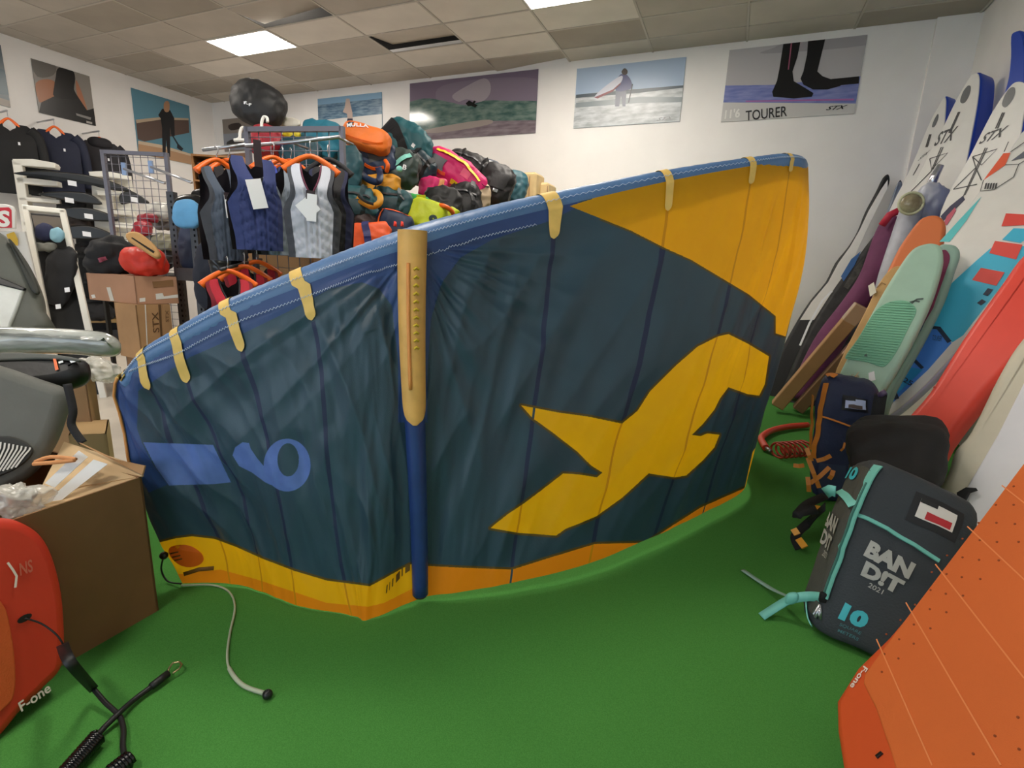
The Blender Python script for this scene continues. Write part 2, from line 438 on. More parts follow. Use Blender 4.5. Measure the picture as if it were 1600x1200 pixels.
LOGO = [c3(*p) for p in ((490, 305), (620, 330), (730, 345), (850, 370), (905, 325), (950, 255), (1040, 165), (1120, 95), (1190, 60), (1230, 50), (1300, 85), (1375, 130), (1360, 230), (1340, 270), (1300, 265), (1230, 240), (1200, 280), (1180, 320), (1140, 370), (1100, 410), (1130, 415), (1155, 405), (1198, 410), (1180, 455), (1140, 500), (1080, 555), (1040, 562), (945, 548), (900, 590), (850, 635), (760, 700), (690, 730), (650, 745), (615, 770), (480, 760), (380, 743), (440, 695), (500, 655), (560, 610), (640, 548), (700, 552), (760, 562), (780, 545), (740, 520), (690, 470), (600, 400), (530, 350))]
UPPER = [(890, 322), (960, 300), (1050, 270), (1180, 240), (1262, 225), (1300, 240), (1300, 400), (1232, 527), (1212, 521), (1212, 494), (1170, 460), (1120, 430), (1080, 406), (1040, 388), (985, 360), (940, 342)]
YLEFT = [(240, 850), (275, 841), (300, 838), (335, 842), (370, 855), (410, 873), (460, 892), (510, 907), (578, 916), (640, 882), (657, 880), (660, 1000), (560, 1010), (240, 960)]
YRIGHT = [(663, 884), (720, 887), (800, 890), (870, 868), (930, 850), (1010, 848), (1045, 825), (1095, 793), (1165, 762), (1180, 800), (1000, 950), (663, 990)]
HEML = [(240, 895), (285, 897), (310, 893), (345, 890), (400, 905), (460, 925), (510, 942), (575, 948), (600, 942), (660, 912), (660, 1000), (560, 1010), (240, 960)]
BLUE = [(150, 560), (190, 470), (640, 250), (900, 230), (905, 322), (860, 345), (770, 374), (720, 402), (690, 442), (673, 500), (668, 580), (668, 660), (622, 660), (622, 560), (612, 477), (592, 451), (566, 441), (516, 451), (460, 482), (368, 527), (297, 558), (216, 611), (214, 670), (222, 692), (240, 727), (262, 757), (232, 770), (180, 680)]
BAR = [c1(*p) for p in ((125, 612), (340, 620), (395, 735), (350, 740), (205, 745), (165, 690))]
TAIL = [c1(*p) for p in ((400, 652), (408, 628), (430, 612), (450, 614), (456, 632), (475, 660), (500, 690), (520, 703), (545, 755), (500, 735), (460, 705), (420, 685))]
def numeral(x, y):
    X, Y = (x-160)/.5083, (y-380)/.5083
    if ((X-568)/72)**2+((Y-682)/81)**2 < 1 and ((X-571)/33)**2+((Y-666)/51)**2 > 1 and not (X < 520 and Y < 700 and Y > 655 and False): return True
    return inpoly(x, y, TAIL) or inpoly(x, y, BAR)
SEAMS = (1, 2, 3, 4, 8, 9, 10, 11)
SEAM0 = {1: .12, 2: .14, 3: .13, 4: .11, 8: .08, 9: .07, 10: .03, 11: .03}
def bb(P, m=5): return (min(p[0] for p in P)-m, max(p[0] for p in P)+m, min(p[1] for p in P)-m, max(p[1] for p in P)+m)
BBX = {id(P): bb(P) for P in (LOGO, UPPER, YLEFT, YRIGHT, HEML, BLUE, BAR, TAIL)}
def inp(x, y, P): q = BBX[id(P)]; return q[0] < x < q[1] and q[2] < y < q[3] and inpoly(x, y, P)
def dp(x, y, P): q = BBX[id(P)]; return dpoly(x, y, P) if q[0] < x < q[1] and q[2] < y < q[3] else 1e9
def classify(u, v, p):
    if u > 12.05: return 'leading_edge_panel' if v < .02 else 'upper_panel' if v < .42-.02*(u-12) else 'hem_panel' if v > .9 else 'canopy'
    x, y = pix(p)
    lg = u > 6 and inp(x, y, LOGO); up = u > 7.5 and inp(x, y, UPPER); yl = u < 6 and inp(x, y, YLEFT); yr = u > 6 and inp(x, y, YRIGHT)
    warm = lg or up or yl or yr; sm = False
    for s in SEAMS:
        if abs(u-s) < (.035 if s < 5 else .028)*(1 if not warm else .5) and v > SEAM0[s]: sm = True
    if warm and sm: return 'seam_bright'
    if lg: return 'emblem'
    if up: return 'upper_panel'
    if yl: return 'hem_strip' if inp(x, y, HEML) else 'hem_panel'
    if yr: return 'hem_strip'
    if u < 6 and dp(x, y, YLEFT) < 3.5: return 'border'
    if v > .3 and u > 6 and min(dp(x, y, LOGO), dp(x, y, YRIGHT)) < 3.5: return 'border'
    if u > 7 and .06 < v < .55 and dp(x, y, UPPER) < 3: return 'border'
    if u < 5 and numeral(x, y): return 'numeral'
    if sm: return 'seam'
    if u < 8.7 and inp(x, y, BLUE): return 'leading_edge_panel'
    return 'canopy'
cls = [[classify((ugrid[i]+ugrid[i+1])/2, (j+.5)/KV, (rows[i][j]+rows[i+1][j+1])/2) for j in range(KV)] for i in range(KU)]
quads = {}                     # region -> list of quads, each four integer grid keys (quarter cells)
SB = 4
for i in range(KU):
    for j in range(KV):
        c = cls[i][j]
        mixed = any(cls[a][b] != c for a in range(max(0, i-1), min(KU, i+2)) for b in range(max(0, j-1), min(KV, j+2)))
        if not mixed or i >= KU1-1: quads.setdefault(c, []).append((i*SB, j*SB, SB)); continue
        A, B, C, D = rows[i][j], rows[i+1][j], rows[i+1][j+1], rows[i][j+1]
        sub = {}
        for a in range(SB):
            for b in range(SB):
                fa, fb = (a+.5)/SB, (b+.5)/SB
                p = (A*(1-fa)+B*fa)*(1-fb)+(D*(1-fa)+C*fa)*fb
                k = classify(ugrid[i]+(ugrid[i+1]-ugrid[i])*fa, (j+fb)/KV, p); sub.setdefault(k, []).append((i*SB+a, j*SB+b, 1))
        if len(sub) == 1: quads.setdefault(next(iter(sub)), []).append((i*SB, j*SB, SB))
        else:
            for k, l in sub.items(): quads.setdefault(k, []).extend(l)
def gpos(a, b):
    i, j = min(KU-1, a//SB), min(KV-1, b//SB); fa, fb = a/SB-i, b/SB-j
    return (rows[i][j]*(1-fa)+rows[i+1][j]*fa)*(1-fb)+(rows[i][j+1]*(1-fa)+rows[i+1][j+1]*fa)*fb
reg = {}; SMALL = []
for k, qs in quads.items():    # split every region into its separate pieces of cloth
    own = {}
    for n_, (a, b, z) in enumerate(qs):
        for s in range(z):
            for t in range(z): own[a+s, b+t] = n_
    par = list(range(len(qs)))
    def find(x):
        while par[x] != x: par[x] = par[par[x]]; x = par[x]
        return x
    for (a, b), n_ in own.items():
        for da, db in ((1, 0), (0, 1)):
            m_ = own.get((a+da, b+db))
            if m_ is not None and m_ != n_: par[find(m_)] = find(n_)
    comp = {}
    for n_ in range(len(qs)): comp.setdefault(find(n_), []).append(qs[n_])
    comp = sorted(comp.values(), key=lambda c: -sum(q[2]**2 for q in c))
    big = [c for c in comp if sum(q[2]**2 for q in c) > 160] or comp[:1]
    for c in comp:
        if c not in big: SMALL.extend(c)
    reg[k] = big
kite = empty('kite', (-1.16, 1.79, CZ), 'large teal, blue and yellow inflatable kite standing on the green carpet', 'kite')
TR = .55
kmats = dict(
 canopy=M('kite_teal', '#2f4858', .42, var=.07, vscale=3, bump=.12, bscale=300, trans=.14),
 leading_edge_panel=M('kite_blue', '#2b467c', .45, var=.1, vscale=4, bump=.1, bscale=300, trans=.12),
 upper_panel=M('kite_yellow', '#ffb617', .5, var=.03, trans=TR), emblem=M('kite_emblem', '#ffbf12', .5, var=.02, trans=TR),
 numeral=M('kite_numeral', '#5672b6', .5, var=.12, vscale=9, trans=.15), hem_panel=M('kite_hem', '#ffbf16', .5, trans=TR),
 hem_strip=M('kite_orange', '#f99518', .5, trans=TR), seam=M('kite_seam', '#1b2748', .6, trans=.05),
 seam_bright=M('kite_seam_warm', '#dd9412', .5, trans=TR*.8), border=M('kite_border', '#5d4a1c', .6, trans=.15))
klab = dict(canopy='dark teal ripstop canopy cloth', leading_edge_panel='royal blue cloth behind the leading edge', upper_panel='yellow upper corner panel', emblem='yellow bird-like emblem', numeral='blue numeral and bar print', hem_panel='yellow trailing panel', hem_strip='orange hem strip', seam='dark navy batten seams', seam_bright='amber seams on the yellow cloth', border='brown overlap borders')
for k, parts in reg.items():
    for pn, qs in enumerate(parts):
        ids = {}; vv = []; ff = []
        if k == 'canopy' and pn == 0: qs = qs+SMALL
        for a0, b0, z in qs:
            q = []
            for a, b in ((a0, b0), (a0+z, b0), (a0+z, b0+z), (a0, b0+z)):
                if (a, b) not in ids: ids[a, b] = len(vv); vv.append(gpos(a, b))
                q.append(ids[a, b])
            ff.append(q)
        tag(mk(k, vv, ff, kmats[k], kite), klab[k])
# inflated leading edge
le = []
for i in range(301):
    u = u1*i/300; T = kpt(u, 0); r = krad(u)
    t = kpt(min(u1, u+.05), 0)-kpt(max(0, u-.05), 0); sd = t.cross(V((0, 0, 1))); sd.z = 0; sd.normalize()
    if (sd.dot(CAM-T) < 0) if u < 11.9 else (sd.dot(V((1, -.2, 0))) < 0): sd = -sd
    sd_l = sd if i == 0 else (sd_l*.8+sd*.2).normalized()
    le.append(T-V((0, 0, r))-sd_l*(r*.85))
def letan(i): return (le[min(300, i+1)]-le[max(0, i-1)]).normalized()
def lepoint(u, ang, off=0):
    """ang 0 = crown, 90 = viewer side, 180 = underside"""
    i = max(0, min(300, round(u/u1*300))); f = u/u1*300; a = int(min(299, f)); c = le[a].lerp(le[a+1], f-a)
    t = letan(i); up_ = (V((0, 0, 1))-t*t.z).normalized(); sd = t.cross(up_)
    if sd.dot(CAM-c) < 0 and u < 12: sd = -sd
    elif u >= 12 and sd.dot(V((1, -.3, 0))) < 0: sd = -sd
    r = krad(u)+off; A = math.radians(ang)
    return c+up_*(r*math.cos(A))+sd*(r*math.sin(A))
rings = []
for i in range(301):
    u = u1*i/300
    pk = 1+.012*math.sin(i*2.1)+.01*noise.noise(V((i*.3, 0, 0)))
    rings.append([lepoint(u, 360*k/24, krad(u)*(pk-1)) for k in range(24)])
mk('leading_edge', *loft(rings), M('kite_tube', '#4d709c', .42, var=.1, vscale=5, bump=.12, bscale=120), kite)
# bluish tip panel edge with orange piping on the near wing tip
tip = [rows[0][int(KV*v)]+(CAM-rows[0][int(KV*v)]).normalized()*.006 for v in (.02, .1, .2, .3, .4, .5, .6)]
mk('tip_piping', *tube(tip, .006, 6), M('kite_piping', '#c98a4a', .6), kite)
def kit(u, v, off):
    """point on the cloth, v counted from the leading edge seam (0) to the hem (1)"""
    f = uidx(max(0, u)); g = max(0, min(1, v))*KV; i, j = min(KU-1, int(f)), min(KV-1, int(g)); a, b = f-i, g-j
    p = (rows[i][j]*(1-a)+rows[i+1][j]*a)*(1-b)+(rows[i][j+1]*(1-a)+rows[i+1][j+1]*a)*b
    n = (rows[i+1][j]-rows[i][j]).cross(rows[i][j+1]-rows[i][j]).normalized()
    if n.dot(CAM-p) < 0: n = -n
    return p+n*off
zz = M('stitch', '#c6d2ea', .7)
def zig(name, f, n):
    P = [f(k/n)+V((0, 0, (.004 if k % 2 else -.004))) for k in range(n+1)]
    mk(name, *tube(P, .0014, 4), zz, kite)
zig('stitching', lambda t: lepoint(.3+11.2*t, 62, .006), 420)
zig('stitching', lambda t: kit(.6+7.2*t, .035, .007), 300)
tan = M('kite_patch', '#dcb763', .6, var=.06, vscale=20)
for u, vend, wd, we in ((1, .14, .038, .038), (2, .15, .042, .036), (3, .13, .046, .036), (4, .105, .05, .038), (8, .085, .075, .045), (9, .08, .045, .04), (10, .05, .04, .036), (11, .03, .03, .026), (.12, .05, .05, .03)):
    hw = lambda t: (wd+(we-wd)*t)/2
    sp = (kpt(u+.1, .05)-kpt(u-.1 if u > .1 else 0, .05)).length/(.2 if u > .1 else .1+u)
    P = []; steps = 26
    ctr_ = [lepoint(u, a, .004) for a in range(-20, 121, 10)]
    r = krad(u)
    v0 = .06
    tot = len(ctr_)
    vv, ff = [], []
    A = list(range(-20, 81, 8)); NV = 14
    for q, a in enumerate(A):
        for s in (-1, 0, 1): vv.append(lepoint(u+s*wd/2/sp, a, .004))
    dd = (kpt(u, .5)-kpt(u, .3)).length/.2
    vs0 = .004
    for q in range(NV+1):
        t = q/NV; v = vs0+(vend-vs0)*t; h = hw(t)*(1 if t < .8 else math.sqrt(max(.02, 1-((t-.8)/.2)**2)))
        for s in (-1, 0, 1): vv.append(kit(u+s*h/sp if u+s*h/sp > 0 else 0, v, .007))
    R_ = len(vv)//3
    for a in range(R_-1):
        for s in (0, 1): ff.append((a*3+s, a*3+s+1, a*3+4+s, a*3+3+s))
    mk('reinforcement_patch', vv, ff, tan, kite)
# inflated strut with its sleeve
def stc(t):
    p = kpt(6, .03+.955*t); n = (CAM-p); n.z = 0; return p+n.normalized()*(.03-.012*t)
def str_(t): return .052-.017*t
sp_ = [stc(t/40) for t in range(41)]
mk('strut', *tube(sp_, lambda t: str_(t), 16), M('kite_strut', '#223a72', .4, var=.12, vscale=7, bump=.15, bscale=50), kite)
def sleeve(t, ang, off):
    p = stc(t); n = CAM-p; n.z = 0; n.normalize(); s = V((-n.y, n.x, 0)); A = math.radians(ang); r = str_(t)+off
    return p+n*(r*math.cos(A))+s*(r*math.sin(A))
vv, ff = [], []
NT = 40; NA = 14
for q in range(NT+1):
    t = -.02+.55*q/NT; sh = 1-.25*q/NT; sh *= 1 if q < NT-5 else math.sqrt(max(.02, 1-((q-NT+5)/5)**2))
    for a in range(NA+1): vv.append(sleeve(max(0, t), (-92+184*a/NA)*sh, .006)+(V((0, 0, .035*(1-q/2))) if q < 2 else V()))
for q in range(NT):
    for a in range(NA): ff.append((q*(NA+1)+a, q*(NA+1)+a+1, (q+1)*(NA+1)+a+1, (q+1)*(NA+1)+a))
sl = mk('strut_sleeve', vv, ff, M('sleeve_tan', '#d9a75a', .55, var=.08, vscale=14), kite)
mk('valve_ridge', *tube([sleeve(.06+.36*q/12, -14, .008) for q in range(13)], .007, 6), M('sleeve_orange', '#e0924c', .5), sl)
chev = M('sleeve_chevron', '#d8b932', .6)
for q in range(11):
    t = .07+.022*q
    P = [sleeve(t+.006, 6, .011), sleeve(t, 16, .011), sleeve(t+.006, 26, .011)]
    mk('chevron', *tube(P, .005, 5), chev, sl)
mk('strut_end', *ball(stc(1)-V((0, 0, .004)), .03, 8, sz=.5), M('dark_cap', '#3a3020', .6), kite)
# dark print on the near hem, wing-tip patch
dk = M('hem_print', '#6b4a12', .6)
for a, b in ((.33, .36), (.4, .42), (.47, .5), (.56, .66), (.7, .73), (.78, .88)):
    q = [kit(5.02+.85*s, v, .005) for s, v in ((a, .965-.05*a), (b, .965-.05*b), (b, .945-.05*b), (a, .945-.05*a))]
    mk('hem_mark', q, [(0, 1, 2, 3)], dk, kite, smooth=False)
og = M('tip_orange', '#e2701c', .5, trans=.2)
vv = [kit(.1+.55*(.5+.5*math.cos(a)), .875+.05*math.sin(a), .004) for a in [2*math.pi*k/24 for k in range(24)]]
mk('tip_patch', vv, [tuple(range(24))], og, kite)
mk('tip_print', *join(*[ribbon([kit(.15, v, .007), kit(.32, v-.01, .007)], CAM-kit(.2, .9, 0), .006, .001) for v in (.862, .878, .893)]), dk, kite)
mk('tip_print', *ribbon([kit(.2, .955, .007), kit(.5, .935, .007), kit(.75, .93, .007)], CAM-kit(.2, .9, 0), .018, .001), dk, kite)
tg = at_z(256, 868, .18); mk('bridle_loop', *tube(crom([kit(0, .86, .01), tg, at_z(252, 890, .08), at_z(262, 908, .02), kit(0, .995, .012)], 6), .004, 6), M('black_cord', '#1c1c1e', .6), kite)
mk('bridle_toggle', *ball(tg, .018, 8), M('black_plastic', '#151517', .4), kite)
ln = empty('pump_line', at_z(415, 1083, CZ), 'thin pale line with a black ball end lying on the carpet', 'line')
path = crom([at_z(x, y, CZ+.008) for x, y in ((283, 915), (330, 914), (357, 924), (367, 948), (359, 990), (355, 1025), (360, 1048), (380, 1071), (412, 1083))], 8)
mk('cord', *tube(path, lambda t: .0045 if t < .72 else .008, 6), M('pale_cord', '#a9b39a', .6), ln)
mk('ball_end', *ball(at_z(418, 1085, CZ+.016), .017, 10), M('black_plastic', '#151517', .4), ln)
# ------------------------------------------------------------------ posters
PB = Plane((0, YB, 1.5), (0, -1, 0)); PLW = Plane((XL, 0, 1.5), (1, 0, 0))
steel = M('steel', '#b8bac0', .3, metal=.9); gridm = M('grid_grey', '#6e6d78', .45, metal=.3); blackc = M('black_cloth', '#17171a', .8, var=.15, vscale=5, bump=.15, bscale=80)
whitep = M('white_plastic', '#eceae4', .4); orangep = M('hanger_orange', '#f26a1b', .4)
def c4(x, y): return (x/4, y/4)
def k5(x, y): return (1000+x*.375, y*.375)
def k6(x, y): return (400+x*.375, y*.375)
PC = {}
def pm(c, r=.3): return M('print_'+c.strip('#')+('_%d' % int(r*100)), c, r)
def poster(label, pl, tl, br, bg, shapes, f=lambda x, y: (x, y), rough=.3):
    a, b = pl.px(*tl), pl.px(*br)
    q = [V((a.x, b.y)), V((b.x, b.y)), V((b.x, a.y)), V((a.x, a.y))]
    e = empty('poster', pl.pt(((a.x+b.x)/2, b.y)), label, 'poster')
    mk('panel', *slab(pl, q, .012, .001, 1, front=.014), pm(bg, rough), e, smooth=False)
    u0, u2, v0, v2 = a.x, b.x, b.y, a.y
    for i, (nm, pts, col, sm) in enumerate(shapes):
        P = [pl.px(*f(*p)) for p in pts]
        if sm: P = crom(P, sm, True)
        P = [V((min(u2, max(u0, p.x)), min(v2, max(v0, p.y)))) for p in P]
        decal2(nm, pl, P, col if not isinstance(col, str) else pm(col, rough), e, off=.0155+.0008*i)
    return e
sea = M('print_sea', '#3c5f7c', .3, col2='#7d96a8', vscale=6, stretch=(1, 1, 5)); foam = M('print_foam', '#d9dde0', .3, col2='#a7adb0', vscale=5, stretch=(1, 1, 4))
wave = M('print_wave', '#3a5a55', .12, col2='#6f837c', vscale=5, stretch=(1, 1, 3)); surf = M('print_surf', '#8a7f86', .12, col2='#6b5f66', vscale=4, stretch=(1, 1, 5))
p7 = poster('poster of two legs in black neoprene boots standing on a blue paddle board', PB, (1140, 79), (1334, 178), '#bdbabd', [
 ('print_deck', ((355, 358), (555, 355), (930, 318), (910, 432), (345, 428)), M('print_deckblue', '#6d78b8', .3, col2='#8e95c9', vscale=5, stretch=(1, 1, 6)), 0),
 ('print_shade', ((520, 225), (950, 190), (945, 140), (650, 165), (560, 200)), '#a8a4a9', 4),
 ('print_rail', ((345, 430), (920, 432), (910, 480), (330, 515)), '#cfcdcb', 0),
 ('print_stripe', ((440, 421), (890, 413), (890, 420), (440, 426)), '#b06aa8', 0),
 ('print_paddle', ((760, 335), (912, 320), (910, 350), (780, 362)), '#151417', 0),
 ('print_boot', ((597, 182), (668, 175), (655, 240), (635, 300), (640, 340), (690, 370), (722, 390), (715, 405), (640, 412), (555, 405), (550, 385), (570, 340), (580, 290)), '#131215', 0),
 ('print_boot', ((700, 168), (772, 160), (755, 230), (738, 300), (760, 320), (830, 345), (835, 360), (780, 375), (720, 375), (680, 355), (668, 330), (680, 300), (695, 230)), '#17151a', 0),
 ('print_line', ((628, 182), (633, 182), (620, 292), (615, 292)), '#b0617e', 0)], k5)
text_on('lettering', PB, "11'6", k5(352, 498), k5(415, 491), k5(356, 460), pm('#eeece8'), p7, off=.023, bold=.03)
text_on('lettering', PB, 'TOURER', k5(440, 506), k5(612, 486), k5(440, 464), pm('#2a282c'), p7, off=.023, bold=.01)
text_on('lettering', PB, 'STX', k5(772, 462), k5(858, 456), k5(780, 445), pm('#1a191c'), p7, off=.023, bold=.02, shear=.4)
p6 = poster('poster of a surfer carrying a board and paddle into white surf', PB, (902, 108), (1062, 190), '#a9bdd6', [
 ('print_surf', ((1330, 400), (1480, 378), (1600, 372), (1860, 350), (1840, 540), (1320, 560)), foam, 0),
 ('print_horizon', ((1335, 396), (1600, 372), (1860, 350), (1860, 360), (1600, 388), (1335, 410)), '#4e5a63', 0),
 ('print_sea', ((1335, 430), (1600, 405), (1850, 400), (1850, 420), (1600, 430), (1335, 450)), '#8d979c', 0),
 ('print_legs', ((1497, 445), (1500, 375), (1545, 370), (1540, 445), (1528, 445), (1522, 400), (1514, 445)), '#6c7080', 0),
 ('print_torso', ((1508, 325), (1535, 308), (1560, 330), (1568, 365), (1545, 378), (1500, 380)), '#5a5c84', 2),
 ('print_head', ((1525, 298), (1537, 286), (1549, 296), (1547, 310), (1535, 315), (1526, 308)), '#4d4442', 3),
 ('print_board', ((1410, 408), (1440, 375), (1500, 330), (1528, 318), (1522, 345), (1488, 375), (1430, 408)), '#cfd0dd', 3),
 ('print_board_edge', ((1410, 408), (1488, 375), (1522, 345), (1520, 352), (1488, 383), (1425, 412)), '#8b4d52', 0),
 ('print_paddle', ((1568, 352), (1572, 352), (1556, 430), (1551, 430)), '#3b4048', 0)], k6)
text_on('lettering', PB, 'STX', (1026, 190), (1052, 187), (1028, 184.5), pm('#9a9da0'), p6, off=.024, bold=.01, shear=.4)
poster('wide poster of a surfer riding a breaking green wave under a purple sky', PB, (641, 131), (837, 208), '#75697c', [
 ('print_haze', ((760, 370), (900, 335), (1170, 330), (1170, 420), (960, 430), (780, 440)), '#7f7485', 4),
 ('print_wave', ((600, 455), (700, 412), (800, 425), (880, 440), (960, 420), (1050, 422), (1200, 430), (1200, 510), (960, 525), (600, 560)), wave, 4),
 ('print_spray', ((820, 400), (880, 360), (950, 328), (978, 350), (975, 395), (940, 425), (880, 415), (845, 425)), '#9d959d', 4),
 ('print_foot', ((600, 560), (960, 505), (1200, 500), (1200, 620), (600, 620)), surf, 0),
 ('print_foam', ((700, 545), (850, 515), (970, 500), (985, 515), (900, 535), (750, 556)), '#978d88', 3),
 ('print_surfer', ((876, 432), (890, 420), (905, 428), (912, 420), (918, 424), (912, 434), (925, 440), (915, 450), (900, 442), (885, 444)), '#15181a', 0)], k6, rough=.13)
poster('poster of a standing figure before blue sea and pale sand', PB, (497, 155), (598, 212), '#7fa6c4', [
 ('print_sea', ((250, 440), (530, 410), (530, 480), (250, 505)), sea, 0),
 ('print_sand', ((240, 505), (540, 475), (540, 640), (240, 640)), '#cfcfce', 0),
 ('print_figure', ((372, 450), (378, 412), (392, 412), (396, 436), (404, 470), (405, 498), (384, 498), (382, 475), (364, 468)), '#b9a59b', 0),
 ('print_trunks', ((384, 495), (405, 495), (410, 530), (376, 530)), '#2c2c44', 0)], k6)
poster('small dim poster of beach shoes on the far wall by the corner', PB, (348, 187), (440, 232), '#8a8078', [
 ('print_ground', ((346, 210), (445, 203), (445, 235), (346, 235)), '#8f949f', 0), ('print_shoe', ((358, 196), (374, 192), (378, 200), (362, 204)), '#3b2f2a', 3), ('print_shoe', ((356, 222), (376, 216), (384, 226), (360, 232)), '#2b2726', 3)])
poster('poster of a swimmer in a black hood, arms spread, on the side wall', PLW, (47.5, 91), (149, 197), '#8f8a84', [
 ('print_cloud', ((195, 370), (340, 400), (330, 470), (230, 480)), '#6a6661', 3), ('print_skin', ((220, 520), (290, 495), (345, 520), (345, 600), (260, 640), (235, 620)), '#a9704f', 3),
 ('print_skin', ((470, 500), (500, 560), (545, 700), (520, 700), (480, 600)), '#b0765a', 3), ('print_suit', ((240, 700), (255, 640), (340, 600), (480, 600), (540, 690), (590, 680), (600, 800), (250, 710)), '#201f20', 0),
 ('print_hood', ((345, 480), (355, 430), (400, 418), (450, 440), (466, 490), (458, 560), (480, 620), (340, 610), (335, 540)), '#141315', 3), ('print_caption', ((470, 708), (565, 735), (562, 750), (475, 722)), '#8e8b88', 0), ('print_caption', ((536, 755), (572, 765), (572, 778), (536, 768)), '#b5b0aa', 0)], c4)
poster('poster of a woman in a black wetsuit with a paddle on the side wall', PLW, (204, 137), (303, 258), '#5f8fa3', [
 ('print_wing', ((845, 750), (1000, 735), (1175, 745), (1180, 830), (900, 885), (858, 870)), '#5d4a42', 0), ('print_wing_edge', ((845, 748), (1000, 733), (1175, 740), (1175, 752), (1000, 748), (850, 770)), '#b9a58c', 0),
 ('print_sand', ((860, 885), (1000, 920), (1210, 980), (1230, 1060), (860, 1000)), '#b58f6c', 0), ('print_shore', ((860, 880), (1000, 905), (1200, 965), (1200, 978), (1000, 925), (860, 900)), '#cbb79c', 0),
 ('print_body', ((985, 720), (1010, 680), (1060, 690), (1085, 740), (1088, 850), (1070, 855), (1058, 790), (1060, 980), (1045, 980), (1035, 870), (1030, 980), (1012, 970), (1010, 800), (1000, 740)), '#17171b', 0),
 ('print_head', ((1020, 650), (1035, 632), (1054, 642), (1054, 690), (1038, 702), (1022, 690)), '#b08462', 3), ('print_paddle', ((1060, 830), (1066, 828), (1112, 900), (1142, 930), (1130, 945), (1102, 925), (1104, 905)), '#23252b', 0)], c4)
poster('poster cut off beside the black hooded swimmer poster, grey and violet', PLW, (-40, 58), (16, 168), '#5d6a72', [
 ('print_sea', ((-20, 100), (14, 112), (16, 150), (-20, 145)), '#46606c', 0), ('print_shore', ((-10, 150), (16, 158), (16, 170), (-10, 165)), '#8c8378', 0)])

# ------------------------------------------------------------------ garments
def frame(O, n):
    n = V((n[0], n[1], 0)).normalized(); return O, V((0, 0, 1)).cross(n), n
def lerp_rows(R, z):
    for (a, *p), (b, *q) in zip(R, R[1:]):
        if z <= b: t = (z-a)/(b-a); return [i+(j-i)*t for i, j in zip(p, q)]
    return R[-1][1:]
VROWS = [(0, .17, .36), (.06, .165, .4), (.14, .14, .385), (.22, .10, .35), (.3, .04, .345), (.35, 0, .36), (.42, 0, .44), (.5, 0, .5), (.7, 0, .47), (.85, 0, .44), (1, 0, .43)]
BROWS = [(0, .17, .36), (.06, .12, .4), (.1, 0, .39), (.22, 0, .36), (.35, 0, .37), (.42, 0, .44), (.5, 0, .5), (.7, 0, .47), (1, 0, .43)]
def panel(fr, W, H, D, R, front=True, quilt=0, c0=0, c1=1, nz=36, nx=14, seed=0):
    O, ex, n = fr; v, f = [], []
    for sg in (-1, 1):
        b = len(v)
        for i in range(nz+1):
            z = i/nz; a, o = lerp_rows(R, z); o2 = o
            for j in range(nx+1):
                s = c0+(c1-c0)*j/nx; x = a+(o-a)*s
                dep = D*math.sqrt(max(0, 1-(x/max(.51, o))**2))*min(1, .12+z/.3)
                if front and quilt and z > .25:
                    g = min(abs((z*1.0-abs(x)*.35)*9 % 1-.5), abs((abs(x))*5.2 % 1-.5)); dep -= quilt*math.exp(-(g/.07)**2)
                dep += .006*noise.noise(V((x*7+seed, z*6, seed*2.)))
                v.append(O+ex*(sg*x*W)-V((0, 0, z*H))+n*(dep if front else -dep*.6))
        for i in range(nz):
            for j in range(nx):
                q = (b+i*(nx+1)+j, b+i*(nx+1)+j+1, b+(i+1)*(nx+1)+j+1, b+(i+1)*(nx+1)+j); f.append(q if sg > 0 else q[::-1])
    return v, f
def hanger(O, ex, n, label, mat, W=.42, group=None, hook=True, cat='hanger'):
    e = empty('coat_hanger', O+V((0, 0, .0)), label, cat, group)
    P = crom([O+ex*(W/2*s)+V((0, 0, .045-.1*abs(s)**1.6+.01)) for s in (-1, -.7, -.35, 0, .35, .7, 1)], 4)
    mk('bar', *tube(P, lambda t: .016+.012*abs(2*t-1)**2, 8), mat, e)
    if hook:
        c = O+V((0, 0, .12))
        H = [O+V((0, 0, .05)), O+V((0, 0, .085))]+[c+n*(.03*math.cos(a))+V((0, 0, .03*math.sin(a))) for a in [math.radians(-90+25*k) for k in range(10)]]
        mk('hook', *tube(H, .0035, 6), steel, e)
    return e
